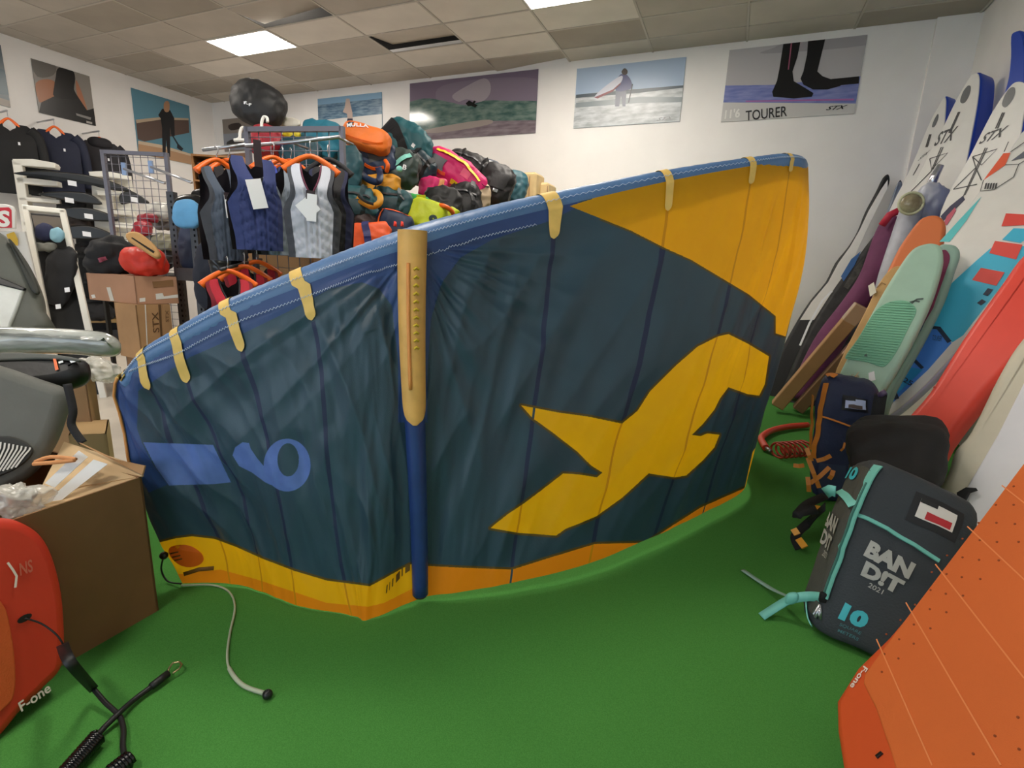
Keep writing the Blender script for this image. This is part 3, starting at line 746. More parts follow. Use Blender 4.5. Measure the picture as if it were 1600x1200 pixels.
def vest(px, d, label, front, side, W=.36, H=.64, yaw=0, quilt=.012, tags=(), hl=None, hm=orangep, trim=None, group='neoprene vests on the rack', seed=0):
    O = at_d(*px, d); n = Matrix.Rotation(math.radians(yaw), 3, 'Z') @ V((-ray(*px).x, -ray(*px).y, 0))
    fr = frame(O, n); O, ex, n = fr
    e = empty('vest', O-V((0, 0, H)), label, 'vest', group)
    inner = M('vest_inner', '#1a1520', .8)
    mk('front_panel', *panel(fr, W, H, .13, VROWS, True, quilt, 0, .72, seed=seed), front, e)
    mk('side_panel', *panel(fr, W, H, .13, VROWS, True, quilt*.6, .72, 1, nx=6, seed=seed), side, e)
    mk('back_panel', *panel(fr, W, H, .12, BROWS, False, 0, seed=seed), inner, e)
    if trim:
        for sg in (-1, 1):
            P = []
            for i in range(13):
                z = .36*i/12; a, o = lerp_rows(VROWS, z); dep = .13*math.sqrt(max(0, 1-(a/.51)**2))*min(1, .12+z/.3)
                P.append(O+ex*(sg*a*W)-V((0, 0, z*H))+n*(dep+.003))
            mk('neck_trim', *tube(P, .006, 5), trim, e)
    for (x, z, w_, h_, rot, m) in tags:
        c = O+ex*(x*W)-V((0, 0, z*H))+n*(.13*math.sqrt(max(.05, 1-(x/.51)**2))+.012)
        a = math.radians(rot); u_ = ex*math.cos(a)+V((0, 0, 1))*math.sin(a); v_ = V((0, 0, 1))*math.cos(a)-ex*math.sin(a)
        mk('swing_tag', *obox(c, u_*(w_/2), n*.001, v_*(h_/2)), m, e, smooth=False)
    if hl: hanger(O+V((0, 0, -.0)), ex, n, hl, hm, W*.92, 'hangers on the vest rack')
    return e, fr
tagw = M('tag_white', '#eef0f4', .6); tagb = M('tag_black', '#2a1d24', .6)
nv = lambda nm, c, v=.08: M(nm, c, .75, var=v, vscale=6, bump=.2, bscale=200)
slate, navy, silver, mid, royal, nblack, charc = nv('neo_slate', '#4a5566'), nv('neo_navy', '#27356a'), nv('neo_silver', '#b9bdc9'), nv('neo_grey', '#7d8794'), nv('neo_royal', '#2a3fa0'), nv('neo_black', '#15151b'), nv('neo_charcoal', '#3c3f47')
vest((340, 262), 3.75, 'slate grey quilted vest with white paper tag on orange hanger', slate, charc, W=.32, H=.66, yaw=24, tags=((-.02, .42, .05, .16, 3, tagw), (-.02, .31, .055, .05, 3, tagb)), hl='orange hanger holding the slate grey vest', seed=1)
vest((358, 262), 3.98, 'black vest showing behind the slate grey vest', nblack, nblack, W=.32, yaw=24, hl='orange hanger holding the black vest behind the slate one', seed=2)
vest((393, 247), 3.55, 'navy quilted vest with a large white diamond tag', navy, navy, W=.36, H=.62, yaw=16, tags=((-.06, .4, .1, .19, 12, tagw), (0, -.02, .05, .17, 0, tagb)), seed=3)
vest((428, 258), 3.75, 'grey vest with dark arm edge between the navy and silver vests', mid, nblack, W=.33, yaw=16, hl='orange hanger holding the grey vest', seed=4)
vest((442, 262), 4.0, 'royal blue vest half hidden behind the silver vest', royal, nblack, W=.33, yaw=16, hl='orange hanger holding the royal blue vest', seed=5)
vest((455, 262), 4.2, 'dark blue vest farthest back behind the silver vest', navy, nblack, W=.33, yaw=16, hl='orange hanger holding the dark blue vest', seed=6)
vest((486, 258), 3.4, 'silver grey vest with maroon neckline and white tags', silver, charc, W=.37, H=.6, yaw=-3, tags=((-.06, .47, .11, .11, 40, tagw), (.0, .47, .06, .17, -4, tagw), (-.01, .34, .055, .055, -4, tagb)), trim=nv('neo_maroon', '#5c1f3a'), hl='orange hanger holding the silver grey vest', seed=7)
vest((514, 262), 3.62, 'black and navy vest on a black hanger beside the silver vest', nblack, nv('neo_ink', '#1a2044'), W=.33, H=.62, yaw=-8, hl='black hanger with clip holding the black and navy vest', hm=nblack, seed=8)
for i, (px, d, w_) in enumerate((((357, 436), 3.5, 'red vest with black neckline hung low beside the dark rack post'), ((383, 428), 3.75, 'red vest second from the dark rack post on the low rail'), ((402, 420), 4.0, 'red vest farthest back on the low rail'))):
    vest(px, d, w_, nv('neo_red', '#b3162e'), nv('neo_darkred', '#7d1022'), W=.36, H=.55, yaw=8, trim=nblack, group='red vests on the low rail', seed=10+i, hl='orange hanger of '+w_.split(' hung')[0].split(' second')[0].split(' farthest')[0]+(', nearest the post', ', in the middle', ', at the back')[i])
def lump(name, label, cat, px, d, w, h, mat, rot=0, th=.5, e=3, amp=.015, seed=0, group=None, n=12, parts=True, hv=False):
    """soft body at a photo position: size in pixels at depth d, own thickness"""
    c = at_d(*px, d); k = d/F/2; a = math.radians(rot)
    r_, u_, f_ = (RT, UP, FW) if not hv else (V((RT.x, RT.y, 0)).normalized(), V((0, 0, 1)), V((FW.x, FW.y, 0)).normalized())
    ax = (r_*math.cos(a)+u_*math.sin(a))*(w*k); az = (u_*math.cos(a)-r_*math.sin(a))*(h*k)
    ay = f_*(th*min(w, h)*k)
    b = Bag.block(c, ax, ay, az, e=e, amp=amp, seed=seed)
    if parts:
        root = empty(name, c-V((0, 0, h*k)), label, cat, group); mk('body', *b.mesh(n), mat, root); return root, b
    o = mk(name, *b.mesh(n), mat); tag(o, label, cat, group); return o, b
# grid panel of the vest rack with rails
def gridpanel(label, A, B, ztop, step, arms=()):
    """upright wire panel between two floor points"""
    A = V((A.x, A.y, 0)); B = V((B.x, B.y, 0)); ex = (B-A).normalized(); Lg = (B-A).length
    e = empty('grid_panel', (A+B)/2, label, 'display rack')
    for p in (A, B): mk('post', *obox(p+V((0, 0, ztop/2)), ex*.018, V((-ex.y, ex.x, 0))*.018, V((0, 0, ztop/2))), gridm, e, smooth=False)
    for z in (ztop-.018, .12): mk('crossbar', *obox(A+ex*(Lg/2)+V((0, 0, z)), ex*(Lg/2), V((-ex.y, ex.x, 0))*.018, V((0, 0, .018))), gridm, e, smooth=False)
    vf = []
    for i in range(1, int(Lg/step)): p = A+ex*(i*step); vf.append(tube([p+V((0, 0, .12)), p+V((0, 0, ztop-.03))], .0035, 4))
    for i in range(1, int(ztop/step)): p = A+V((0, 0, .12+i*step)); vf.append(tube([p, p+ex*Lg], .0035, 4)) if .12+i*step < ztop-.03 else None
    g = mk('wire_grid', *join(*vf), gridm, e); g['kind'] = 'stuff'
    return e, A, B, ex
ga, gb = at_d(386, 206, 4.05), at_d(534, 190, 3.9)
gp, A, B, ex = gridpanel('grey wire grid panel of the vest rack with chrome rails', ga, gb, (ga.z+gb.z)/2, .1)
mk('rail', *tube([at_d(317, 234, 3.9), at_d(384, 226, 3.85)], .014, 8), steel, gp)
mk('rail', *tube([at_d(384, 228, 3.76), at_d(455, 222, 3.72), at_d(531, 214, 3.66)], .014, 8), steel, gp)
for x, y, d in ((383, 226, 3.8), (455, 222, 3.72), (529, 215, 3.66)):
    p = at_d(x, y, d); q = p+V((-.04, .2, 0)); mk('rail_bracket', *tube([p, q], .01, 6), steel, gp)
for i, (x, y, w_) in enumerate(((410, 196, 'white plastic hook below the black domed bag'), (376, 213, 'white plastic hook at the corner of the vest rack'))):
    P = [at_d(x+q[0], y+q[1], 4.2) for q in ((-10, 6), (-2, 3), (-1, -5), (2, -13), (7, -12), (8, -5))]
    h = empty('plastic_hook', P[0], w_, 'hook'); mk('hook', *tube(crom(P, 5), .012, 8), whitep, h); mk('bar', *tube([at_d(x-10, y+6, 4.2), at_d(x+8, y+6, 4.2)], .014, 8), whitep, h)
# left grid panel with two straight arms
ga, gb = at_d(161, 240, 5.25), at_d(259, 233, 5.25)
gp, A, B, ex = gridpanel('grey wire grid panel with two empty arms standing before the side wall', ga, gb, (ga.z+gb.z)/2, .075)
for a, b in (((194, 264), (257, 286)), ((236, 261), (299, 285))):
    mk('arm', *tube([at_d(*a, 5.2), at_d(*b, 4.75)], .013, 8), steel, gp); p = at_d(*a, 5.22)
    mk('arm_plate', *obox(p, ex*.02, V((-ex.y, ex.x, 0))*.012, V((0, 0, .06))), M('plate_blue', '#8fa3c4', .3, metal=.6), gp, smooth=False)
# dark perforated rack posts
rk = empty('steel_rack', at_d(300, 600, 4.6)*1, 'dark grey perforated steel rack with a cross beam', 'rack'); rk.location.z = 0; ORG[rk] = V(rk.location)
dkst = M('dark_steel', '#4b4c50', .5, metal=.4, var=.1)
for x, y, d in ((268, 300, 4.75), (305, 352, 4.55)):
    p = at_d(x, y, d); q = V((p.x, p.y, 0))
    o = mk('post', *obox((p+q)/2, V((.03, .012, 0)), V((-.012, .03, 0)), V((0, 0, p.z/2))), dkst, rk, smooth=False)
    n_ = V((-ray(x, y).x, -ray(x, y).y, 0)).normalized(); s_ = V((-n_.y, n_.x, 0))
    holes = [obox(p-V((0, 0, .04+.05*k))+n_*.034+s_*(.012*sg), s_*.006, n_*.002, V((0, 0, .011))) for k in range(int(p.z/.05)-1) for sg in (-1, 1)]
    h_ = mk('perforation', *join(*holes), M('hole_black', '#0c0c0d', .9), o, smooth=False); h_['kind'] = 'stuff'
a_, b_ = at_d(280, 428, 4.7), at_d(316, 430, 4.5)
for dz in (0, -.9):
    mk('beam', *obox((a_+b_)/2+V((0, 0, dz*.6)), (b_-a_)/2, V((.02, .03, 0)), V((0, 0, .055))), dkst, rk, smooth=False)
mk('rail', *tube([at_d(345, 421, 3.4), at_d(408, 405, 4.3)], .012, 6), dkst, rk)
# waist harnesses hanging by the posts
o, b = lump('harness', 'light blue waist harness with black rim hung on the rack post', 'harness', (292, 335), 4.4, 42, 44, nv('harness_blue', '#5f9fcf'), e=3.2, amp=.01, th=.35, seed=4)
lump('harness', 'glossy black waist harness behind the light blue one', 'harness', (298, 322), 4.7, 54, 36, M('black_gloss', '#0f0f11', .25), e=2.6, th=.4, amp=.008, seed=5)
lump('harness', 'second glossy black harness deeper on the rack post', 'harness', (318, 308), 5.0, 40, 26, M('black_gloss', '#0f0f11', .25), e=2.6, th=.4, amp=.008, seed=6)
lump('gear_bundle', 'navy neoprene bundle hanging between the dark rack posts', 'clothing', (300, 385), 4.75, 40, 70, nv('neo_dusk', '#26304a'), e=3, seed=7, amp=.03)
lump('gear_bundle', 'blue board shorts hanging under the black vest', 'clothing', (368, 394), 4.2, 38, 26, nv('shorts_blue', '#1f58b8'), e=3, seed=8, amp=.03)
lump('gear_bundle', 'dark neoprene bundle under the slate grey vest', 'clothing', (330, 430), 4.4, 46, 110, nv('neo_dusk2', '#1c2233'), e=3, seed=9, amp=.03)
lump('gear_bundle', 'black shiny harness with white buckles on the low rail', 'clothing', (352, 412), 4.1, 44, 44, M('black_gloss', '#0f0f11', .25), e=3, seed=10, amp=.02)

# ------------------------------------------------------------------ clothes and shelves on the side wall
def jumper(px, X, label, mat, hood=False, W=.62, H=.95, hl=None):
    O = at_x(*px, X); fr = frame(O, (.9, -.42)); O, ex, n = fr
    e = empty('sweatshirt', O-V((0, 0, H)), label, 'sweatshirt', 'tops hung on the side wall')
    R = [(0, .12, .3), (.06, .1, .4), (.1, 0, .42), (.3, 0, .42), (.6, 0, .41), (.9, 0, .42), (1, 0, .36)]
    mk('front_panel', *panel(fr, W, H, .12, R, True, 0), mat, e); mk('back_panel', *panel(fr, W, H, .1, R, False), mat, e)
    for s in (-1, 1):
        P = crom([O+ex*(s*.33*W)-V((0, 0, .06)), O+ex*(s*.46*W)-V((0, 0, .16)), O+ex*(s*.52*W)-V((0, 0, .45))+n*.03, O+ex*(s*.5*W)-V((0, 0, .8))+n*.05], 6)
        mk('sleeve', *tube(P, lambda t: .085-.035*t, 10), mat, e)
    if hood: mk('hood', *Bag.block(O-V((0, 0, .02))-n*.02, ex*.16, n*.11, V((0, 0, .09)), e=2.6, amp=.01).mesh(8), mat, e)
    mk('chest_mark', *obox(O+ex*(.12*W)-V((0, 0, .27))+n*.128, ex*.012, n*.002, V((0, 0, .02))), tagw, e, smooth=False)
    h = hanger(O+V((0, 0, .01)), ex, n, hl, orangep, .2, 'orange hangers on the side wall')
    mk('wall_arm', *tube([O+V((0, 0, .15))+n*.1, V((XL+.02, O.y+.0, O.z+.15))], .012, 6), steel, h)
jumper((14, 193), -9.75, 'black sweatshirt with small white chest mark hung on the side wall', nv('fleece_black', '#121214'), hl='orange hanger carrying the black sweatshirt')
jumper((86, 205), -9.75, 'navy sweatshirt with pale chest badge hung on the side wall', nv('fleece_navy', '#161c33'), hl='orange hanger carrying the navy sweatshirt')
jumper((156, 222), -9.75, 'charcoal hooded top hung nearest the wire grid panel', nv('fleece_char', '#1c1a20'), hood=True, hl='orange hanger carrying the charcoal hooded top')
PS = Plane(at_x(50, 260, -9.45), (.75, -.66, 0))
def tslab(name, pl, pts, thick, mat, parent=None, rnd=.01, sm=0, front=0, seg=3, smooth=False):
    q = [pl.px(*p) for p in pts]
    if sm: q = crom(q, sm, True)
    return mk(name, *slab(pl, q, thick, rnd, seg, front), mat, parent, smooth=smooth)
shw = M('shelf_white', '#e9e6dc', .5)
st = empty('display_stand', V((*PS.w(40, 300).xy, 0)), 'white stepped display stand against the side wall under the black sweatshirt', 'shelf')
tslab('upright', PS, ((18, 250), (33, 250), (86, 600), (70, 600)), .2, shw, st, .012)
for s in (((19, 248), (50, 248), (84, 254), (87, 258), (86, 263), (50, 260), (20, 258)), ((24, 277), (55, 279), (89, 283), (90, 291), (60, 289), (25, 286)), ((28, 307), (60, 309), (93, 312), (94, 318), (60, 316), (30, 314)), ((34, 345), (98, 352), (99, 360), (36, 353))): tslab('shelf', PS, s, .22, shw, st, .012)
st = empty('display_stand', V((*PS.w(160, 300).xy, 0)), 'white stepped display stand behind the wire grid panel', 'shelf')
tslab('upright', PS, ((138, 270), (172, 272), (182, 420), (150, 420)), .12, shw, st, .012, front=-.1)
tslab('back_board', PS, ((142, 268), (200, 272), (222, 420), (160, 420)), .02, shw, st, .005, front=-.22)
for s in (((138, 268), (165, 267), (197, 273), (200, 281), (170, 277), (140, 276)), ((150, 297), (203, 302), (204, 308), (152, 305)), ((145, 325), (206, 331), (208, 337), (150, 333)), ((170, 345), (210, 350), (212, 358), (172, 354)), ((160, 378), (212, 382), (214, 390), (162, 388))): tslab('shelf', PS, s, .22, shw, st, .012)
wingm = M('carbon_black', '#1a1a1a', .35, var=.2, vscale=3)
for lab, pts, f_ in (
 ('long black foil wing spanning the tops of both white stands', ((26, 272), (60, 268), (100, 270), (140, 275), (180, 286), (208, 300), (170, 297), (130, 286), (80, 278), (45, 276)), .12),
 ('black foil wing under the long wing beside the white stand', ((62, 304), (95, 300), (140, 303), (162, 320), (130, 318), (90, 311)), .1),
 ('black foil wing with white sticker near the middle shelf', ((95, 328), (130, 324), (165, 332), (187, 345), (150, 346), (115, 342)), .08),
 ('broad black foil wing below the stickered wing', ((95, 358), (130, 352), (160, 358), (180, 370), (150, 374), (110, 372)), .06),
 ('black wing tip sticking out behind the wire grid', ((189, 305), (204, 299), (220, 306), (235, 317), (226, 319), (205, 318), (191, 320)), .1)):
    e = empty('foil_wing', PS.w(*pts[0]), lab, 'foil wing', 'foil wings on the stands'); tslab('blade', PS, pts, .05, wingm, e, .02, sm=4, front=f_, smooth=True)
    c = pts[len(pts)//2]; q = PS.px((pts[0][0]+pts[len(pts)//2][0])/2, (pts[0][1]+pts[len(pts)//2][1])/2+2)
    decal2('sticker', PS, [q+V(p) for p in ((-.05, -.03), (.05, -.04), (.05, .03), (-.05, .04))], tagw, e, off=f_+.004)
# black shelving with gear under the stands
bs = empty('shelving', V((*PS.w(140, 450, -.3).xy, 0)), 'black shelving with one pale wooden shelf below the foil wings', 'shelf')
tslab('back_board', PS, ((88, 290), (180, 300), (232, 640), (130, 640)), .04, M('shelf_black', '#121212', .7), bs, .005, front=-.62)
for y, m in ((398, 'shelf_black'), (440, 'shelf_black'), (470, 'shelf_black'), (503, 'shelf_wood'), (535, 'shelf_black')):
    tslab('shelf', PS, ((105, y), (200, y-1), (203, y+4), (107, y+5)), .33, M('shelf_wood', '#b89762', .6) if m == 'shelf_wood' else MATS['shelf_black'], bs, .005, front=-.27)
for i, (px, w, h, m, lab) in enumerate((((148, 388), 54, 18, blackc, 'black neoprene roll on the upper black shelf'), ((160, 408), 44, 22, M('clear_grey', '#8d8d8a', .3), 'grey plastic-wrapped parcel on the black shelving'), ((158, 430), 46, 16, blackc, 'black gear on the middle black shelf'), ((152, 488), 46, 24, blackc, 'black gear bag above the pale wooden shelf'), ((165, 460), 40, 16, blackc, 'black gear below the turquoise shelf edge'), ((170, 525), 40, 18, blackc, 'black gear under the pale wooden shelf'), ((112, 318), 40, 26, blackc, 'black gear hanging between the stands'), ((120, 350), 40, 20, M('neo_brown', '#3a2f2a', .7), 'dark brown gear between the foil wings'))):
    p = PS.w(*px); lump('gear_bundle', lab, 'gear', px, (p-CAM).dot(FW)+.12, w, h, m, seed=20+i, amp=.04, e=3, th=1)
# gear on the stand behind the wire
for i, (px, w, h, c, lab) in enumerate((((221, 357), 26, 22, '#a5182c', 'red pouch on the stand behind the wire grid'), ((232, 342), 26, 14, '#8d1428', 'dark red pouch above the red pouch'), ((250, 330), 40, 26, '#c9c6bd', 'crumpled clear plastic bag behind the wire grid'), ((255, 352), 26, 14, '#6e6a68', 'grey packet below the crumpled plastic bag'), ((228, 350), 20, 18, '#3a3a3c', 'dark packet beside the crumpled plastic bag'), ((258, 378), 30, 24, '#8b8770', 'olive packet low behind the wire grid'), ((240, 395), 70, 50, '#17181c', 'black gear heap low behind the wire grid'))):
    lump('packet', lab, 'packet', px, 5.6+.1*i, w, h, M('pk_'+c.strip('#'), c, .4, var=.15), seed=40+i, amp=.03, e=3, th=.7)
pk = empty('support_table', V((*at_d(240, 400, 6.0).xy, 0)), 'dark table behind the wire grid panel', 'table')
c_ = at_d(240, 400, 6.0)
mk('top', *boxvf(c_.x-.6, c_.x+.35, c_.y-.3, c_.y+.5, 1.2, 1.25), MATS['shelf_black'], pk, smooth=False)
for dx in (-.56, .3):
    for dy in (-.26, .46): mk('leg', *boxvf(c_.x+dx-.02, c_.x+dx+.02, c_.y+dy-.02, c_.y+dy+.02, 0, 1.2), MATS['shelf_black'], pk, smooth=False)
# wooden shoe shelf by the far corner
ws = empty('shoe_shelf', V((*at_d(330, 280, 8.2).xy, 0)), 'brown wooden cubby shelf with dark shoes by the far corner', 'shelf')
PW = Plane(at_d(340, 270, 8.2), (.45, -.89, 0)); wd = M('cubby_wood', '#8a6036', .6, var=.15, stretch=(1, 1, 8))
tslab('back_board', PW, ((298, 238), (372, 232), (382, 330), (310, 335)), .03, M('cubby_dark', '#4a3420', .7), ws, .003, front=-.3)
q0, q1 = PW.px(300, 240), PW.px(376, 236)
for x in (q0.x, q1.x): zt = PW.pt(q0).z; b0 = PW.pt((x, 0), -.15); b0.z = zt/2; mk('side_board', *obox(b0, PW.u*.015, PW.n*.16, V((0, 0, zt/2))), wd, ws, smooth=False)
shoem = M('shoe_dark', '#2b2625', .6, var=.3, vscale=9)
for r in range(6):
    z = q0.y-.02-.19*r
    mk('shelf', *obox(PW.pt(((q0.x+q1.x)/2, z), -.15), PW.u*((q1.x-q0.x)/2), PW.n*.17, V((0, 0, .014))), wd, ws, smooth=False)
    if r == 0: continue
    for k in range(5):
        c = PW.pt((q0.x+.09+(q1.x-q0.x-.16)*k/4, z+.014), 0)
        o = mk('shoe', *Bag.block(c+V((0, 0, .045))-PW.n*.12, PW.u*.045, PW.n*.13, V((0, 0, .045)), e=2.6, amp=.006, seed=r*5+k).mesh(5), shoem)
        tag(o, 'dark shoe in the brown wooden cubby shelf', 'shoe', 'shoes in the cubby shelf')
# ------------------------------------------------------------------ cartons and gear on the left
card = M('cardboard', '#a9825a', .85, var=.08, vscale=4, bump=.1, bscale=60); card2 = M('cardboard_pink', '#b08468', .85, var=.06, vscale=4); cardd = M('cardboard_dark', '#835f3d', .85, var=.08, vscale=4)
tape = M('parcel_tape', '#c9c3b8', .35); paper = M('paper_label', '#dcd8d2', .6, var=.05)
def carton(name, label, C, L, R, zb, zt, mat, group=None, open_top=False, cat='box'):
    """upright carton from its near floor corner and its two neighbours; four walls, floor and lid panels"""
    C, L, R = [V((p.x, p.y, 0)) for p in (C, L, R)]; Bk = L+R-C
    e = empty(name, (C+Bk)/2+V((0, 0, zb)), label, cat, group)
    cs = [C, R, Bk, L]; cen = (C+Bk)/2
    for i in range(4):
        a, b = cs[i], cs[(i+1) % 4]; n = ((a+b)/2-cen).normalized(); ex = (b-a)/2
        mk('side_panel', *obox((a+b)/2-n*.004+V((0, 0, (zb+zt)/2)), ex, n*.004, V((0, 0, (zt-zb)/2))), mat, e, smooth=False)
    for z, nm in ((zb+.004, 'bottom_panel'), (zt-.004, 'top_panel')):
        if nm == 'top_panel' and open_top: continue
        mk(nm, *obox(cen+V((0, 0, z)), (R-C)*.495, (L-C)*.495, V((0, 0, .004))), mat, e, smooth=False)
    return e
def stick(e, nm, pl, pts, m, off=.004): return decal(nm, pl, pts, m, e, off)
# tower of cartons
C, L, R = at_d(214, 475, 4.5), at_d(140, 467, 4.75), at_d(279, 469, 4.7)
zt = at_d(211, 431, 4.5).z; zb = C.z
t1 = carton('carton', 'wide open carton with white stickers topping the carton tower', C, L, R, zb, zt, card2)
pl_ = Plane(C, (C-R).cross(V((0, 0, 1))) if (C-R).cross(V((0, 0, 1))).dot(CAM-C) > 0 else -(C-R).cross(V((0, 0, 1))))
stick(t1, 'sticker', pl_, ((243, 459), (254, 458), (256, 463), (278, 460), (278, 465), (244, 468)), paper); stick(t1, 'sticker', pl_, ((218, 466), (227, 465), (227, 471), (218, 472)), paper)
stick(t1, 'stain', pl_, ((238, 440), (270, 437), (271, 447), (240, 450)), cardd)
pl2 = Plane(C, (L-C).cross(V((0, 0, 1))) if (L-C).cross(V((0, 0, 1))).dot(CAM-C) > 0 else -(L-C).cross(V((0, 0, 1))))
stick(t1, 'tape', pl2, ((167, 449), (173, 449), (179, 470), (173, 470)), tape); stick(t1, 'sticker', pl2, ((143, 461), (148, 460), (150, 465), (145, 466)), paper)
C2, L2, R2 = at_d(222, 562, 4.55), at_d(189, 557, 4.7), at_d(274, 556, 4.75)
t2 = carton('carton', 'tall brown carton with dark lettering under the wide open carton', C2, L2, R2, C2.z, zb-.003, card)
pl3 = Plane(C2, V((R2-C2)).cross(V((0, 0, 1))) if V((R2-C2)).cross(V((0, 0, 1))).dot(CAM-C2) > 0 else -V((R2-C2)).cross(V((0, 0, 1))))
text_on('lettering', pl3, 'STX', (249, 519), (247, 487), (239, 520), M('ink_brown', '#5a3d22', .8), t2, bold=.01)
text_on('lettering', pl3, 'STX', (264, 503), (263, 485), (259, 503), MATS['ink_brown'], t2, bold=0)
stick(t2, 'seam_line', pl3, ((226, 476), (227.5, 476), (231, 548), (229.5, 548)), paper); stick(t2, 'gap_line', pl3, ((247, 476), (251, 476), (254, 530), (251, 530)), M('gap_brown', '#5d4226', .9))
carton('carton', 'plain carton at the foot of the carton tower', C2+(C2-L2)*-.0, L2+(R2-L2)*.1, R2, .0, C2.z-.003, cardd)
lump('kit_bag', 'bright red padded bag with faint logo on the carton tower', 'bag', (226, 409), 4.55, 68, 42, M('red_bag', '#d3301d', .5, var=.06, bump=.2, bscale=12), rot=-8, e=2.6, amp=.03, seed=61, th=.9)
r_, b_ = lump('kit_bag', 'black soft bags with a pink tag on the carton tower', 'bag', (172, 402), 4.75, 62, 54, blackc, rot=18, e=2.8, amp=.05, seed=62, th=.8)
b_.patch('pink_tag', (1, -1), -.5, -.25, -.1, .25, M('pink_tag', '#b2607a', .6), r_)
PT = Plane(at_d(221, 382, 4.35), (.5, -.75, .3))
pd = empty('foam_pad', PT.w(221, 382), 'tan oval foam pad with a dark slot lying on the red bag', 'pad')
tslab('pad', PT, ((195, 366), (203, 361), (217, 363), (238, 380), (248, 395), (246, 401), (238, 401), (218, 388), (199, 376)), .06, M('tan_foam', '#c79a63', .7), pd, .02, sm=4, smooth=True)
decal('slot', PT, ((205, 372), (207, 371), (242, 393), (240, 396)), M('slot_dark', '#1d1712', .8), pd, .003)
# leaning white mirror frame; added suits and caps inside stand in for its reflection
PM = Plane(at_d(90, 420, 5.3), (.72, -.62, .32))
fr_ = empty('mirror_frame', V((*PM.w(120, 620).xy, 0)), 'tall white mirror frame leaning in front of the stand, added dark gear as its reflection', 'frame')
def fslab(nm, pts, m, fr=0, th=.05, rn=.01): return tslab(nm, PM, pts, th, m, fr_, rn, front=fr)
fslab('frame_top', ((33, 319), (101, 326), (103, 334), (35, 328)), shw); fslab('frame_side', ((33, 319), (43, 320), (105, 640), (92, 640)), shw); fslab('frame_side', ((91, 326), (101, 326), (168, 625), (156, 625)), shw)
fslab('back_board', ((36, 322), (98, 328), (162, 625), (97, 635)), M('reflection_black', '#101011', .6), fr=-.16, th=.02)  # black board in place of the mirror glass and its dark reflection
fslab('upper_panel', ((40, 327), (94, 332), (98, 352), (46, 350)), M('reflection_grey', '#6f675e', .7), fr=-.14, th=.01)  # grey colour painted in as the wall and ceiling reflected in the mirror
dP = (PM.w(80, 370)-CAM).dot(FW)
lump('reflected_cap', 'navy and black cap added as a reflection in the leaning mirror frame', 'cap', (70, 362), dP+.02, 28, 26, nv('cap_navy', '#1d2346'), e=2.5, th=.4, seed=71)
lump('reflected_cap', 'pale teal cap added as a reflection in the leaning mirror frame', 'cap', (90, 368), dP+.0, 20, 22, nv('cap_teal', '#86b3c4'), e=2.5, th=.4, seed=72)
lump('wetsuit', 'black wetsuit bundle added as a reflection in the leaning mirror frame', 'wetsuit', (92, 430), dP+.05, 46, 90, blackc, rot=-12, e=3, th=.25, seed=73, amp=.03)
lump('wetsuit', 'grey folded cloth added as a reflection in the leaning mirror frame', 'wetsuit', (72, 386), dP+.03, 34, 14, M('cloth_grey', '#75766f', .7), e=3, th=.6, seed=74)
for x, y in ((106, 454), (92, 480)): decal2('label', PM, [PM.px(x+a, y+b) for a, b in ((-4, -3), (4, -4), (5, 3), (-3, 4))], tagw, fr_, .03)
# red sign with S and white panel under it
PSG = Plane(at_d(10, 340, 4.9), (.75, -.6, .1))
sg_ = empty('shop_sign', PSG.w(12, 358), 'red rounded sign with white letter S above the white panel', 'sign')
tslab('plate', PSG, ((-70, 322), (-60, 316), (10, 319), (20, 322), (24, 330), (24, 357), (-70, 355)), .04, whitep, sg_, .008)
decal('red_field', PSG, ((-66, 326), (14, 324), (18, 328), (19, 356), (-66, 356)), M('sign_red', '#cf1f33', .4), sg_)
text_on('lettering', PSG, 'S', (-3, 355), (16, 355), (-3, 329), whitep, sg_, off=.008, bold=.04)
wp = empty('white_panel', V((*PSG.w(30, 420).xy, 0)), 'white panel with a yellow sticker under the red sign', 'panel')
tslab('board', PSG, ((-70, 359), (38, 361), (64, 470), (100, 640), (-70, 640)), .04, M('panel_white', '#d5d3cf', .5), wp, .01, front=-.02)
decal('sticker', PSG, ((10, 366), (22, 362), (28, 374), (28, 384), (14, 380)), M('sticker_yellow', '#c8a327', .5), wp, .0)
# board bags and boxes heaped at the left edge
carton('carton', 'brown carton standing behind the board bags', at_d(150, 700, 2.95), at_d(20, 690, 2.9), at_d(162, 690, 3.15), 0, at_d(150, 590, 2.95).z, card)
carton('carton', 'low pale carton behind the big open carton', at_d(170, 702, 2.75), at_d(110, 700, 2.7), at_d(176, 695, 3.0), 0, at_d(172, 676, 2.75).z, M('cardboard_pale', '#b8986a', .85))
PG = Plane(at_d(40, 640, 2.15), (.75, -.55, .38))
g1 = empty('board_bag', PG.w(0, 760), 'grey board bag with a striped nose leaning over the open carton', 'board bag')
tslab('body', PG, ((-160, 560), (-40, 560), (60, 590), (104, 610), (98, 650), (80, 695), (50, 735), (10, 762), (-60, 790), (-160, 800)), .12, M('bag_grey', '#5c5e5a', .6, var=.06, bump=.1, bscale=90), g1, .05, sm=4, smooth=True)
stp = M('bag_stripe', '#d8d6cf', .6)
tslab('striped_panel', PG, ((-60, 690), (0, 682), (30, 686), (52, 702), (40, 722), (10, 740), (-40, 752)), .02, M('stripe_dark', '#2d2e2c', .7), g1, .006, sm=4, front=.012)
for k in range(9):
    x = -6+6.5*k; strokes('stripe', PG, [[(x-20, 746-1.8*k-1), (x-6, 720-k), (x+2, 700+.4*k), (x+3, 690+1.2*k)]], 2.2, stp, g1, .016)
PK = Plane(at_d(60, 570, 2.3), (.6, -.6, .5))
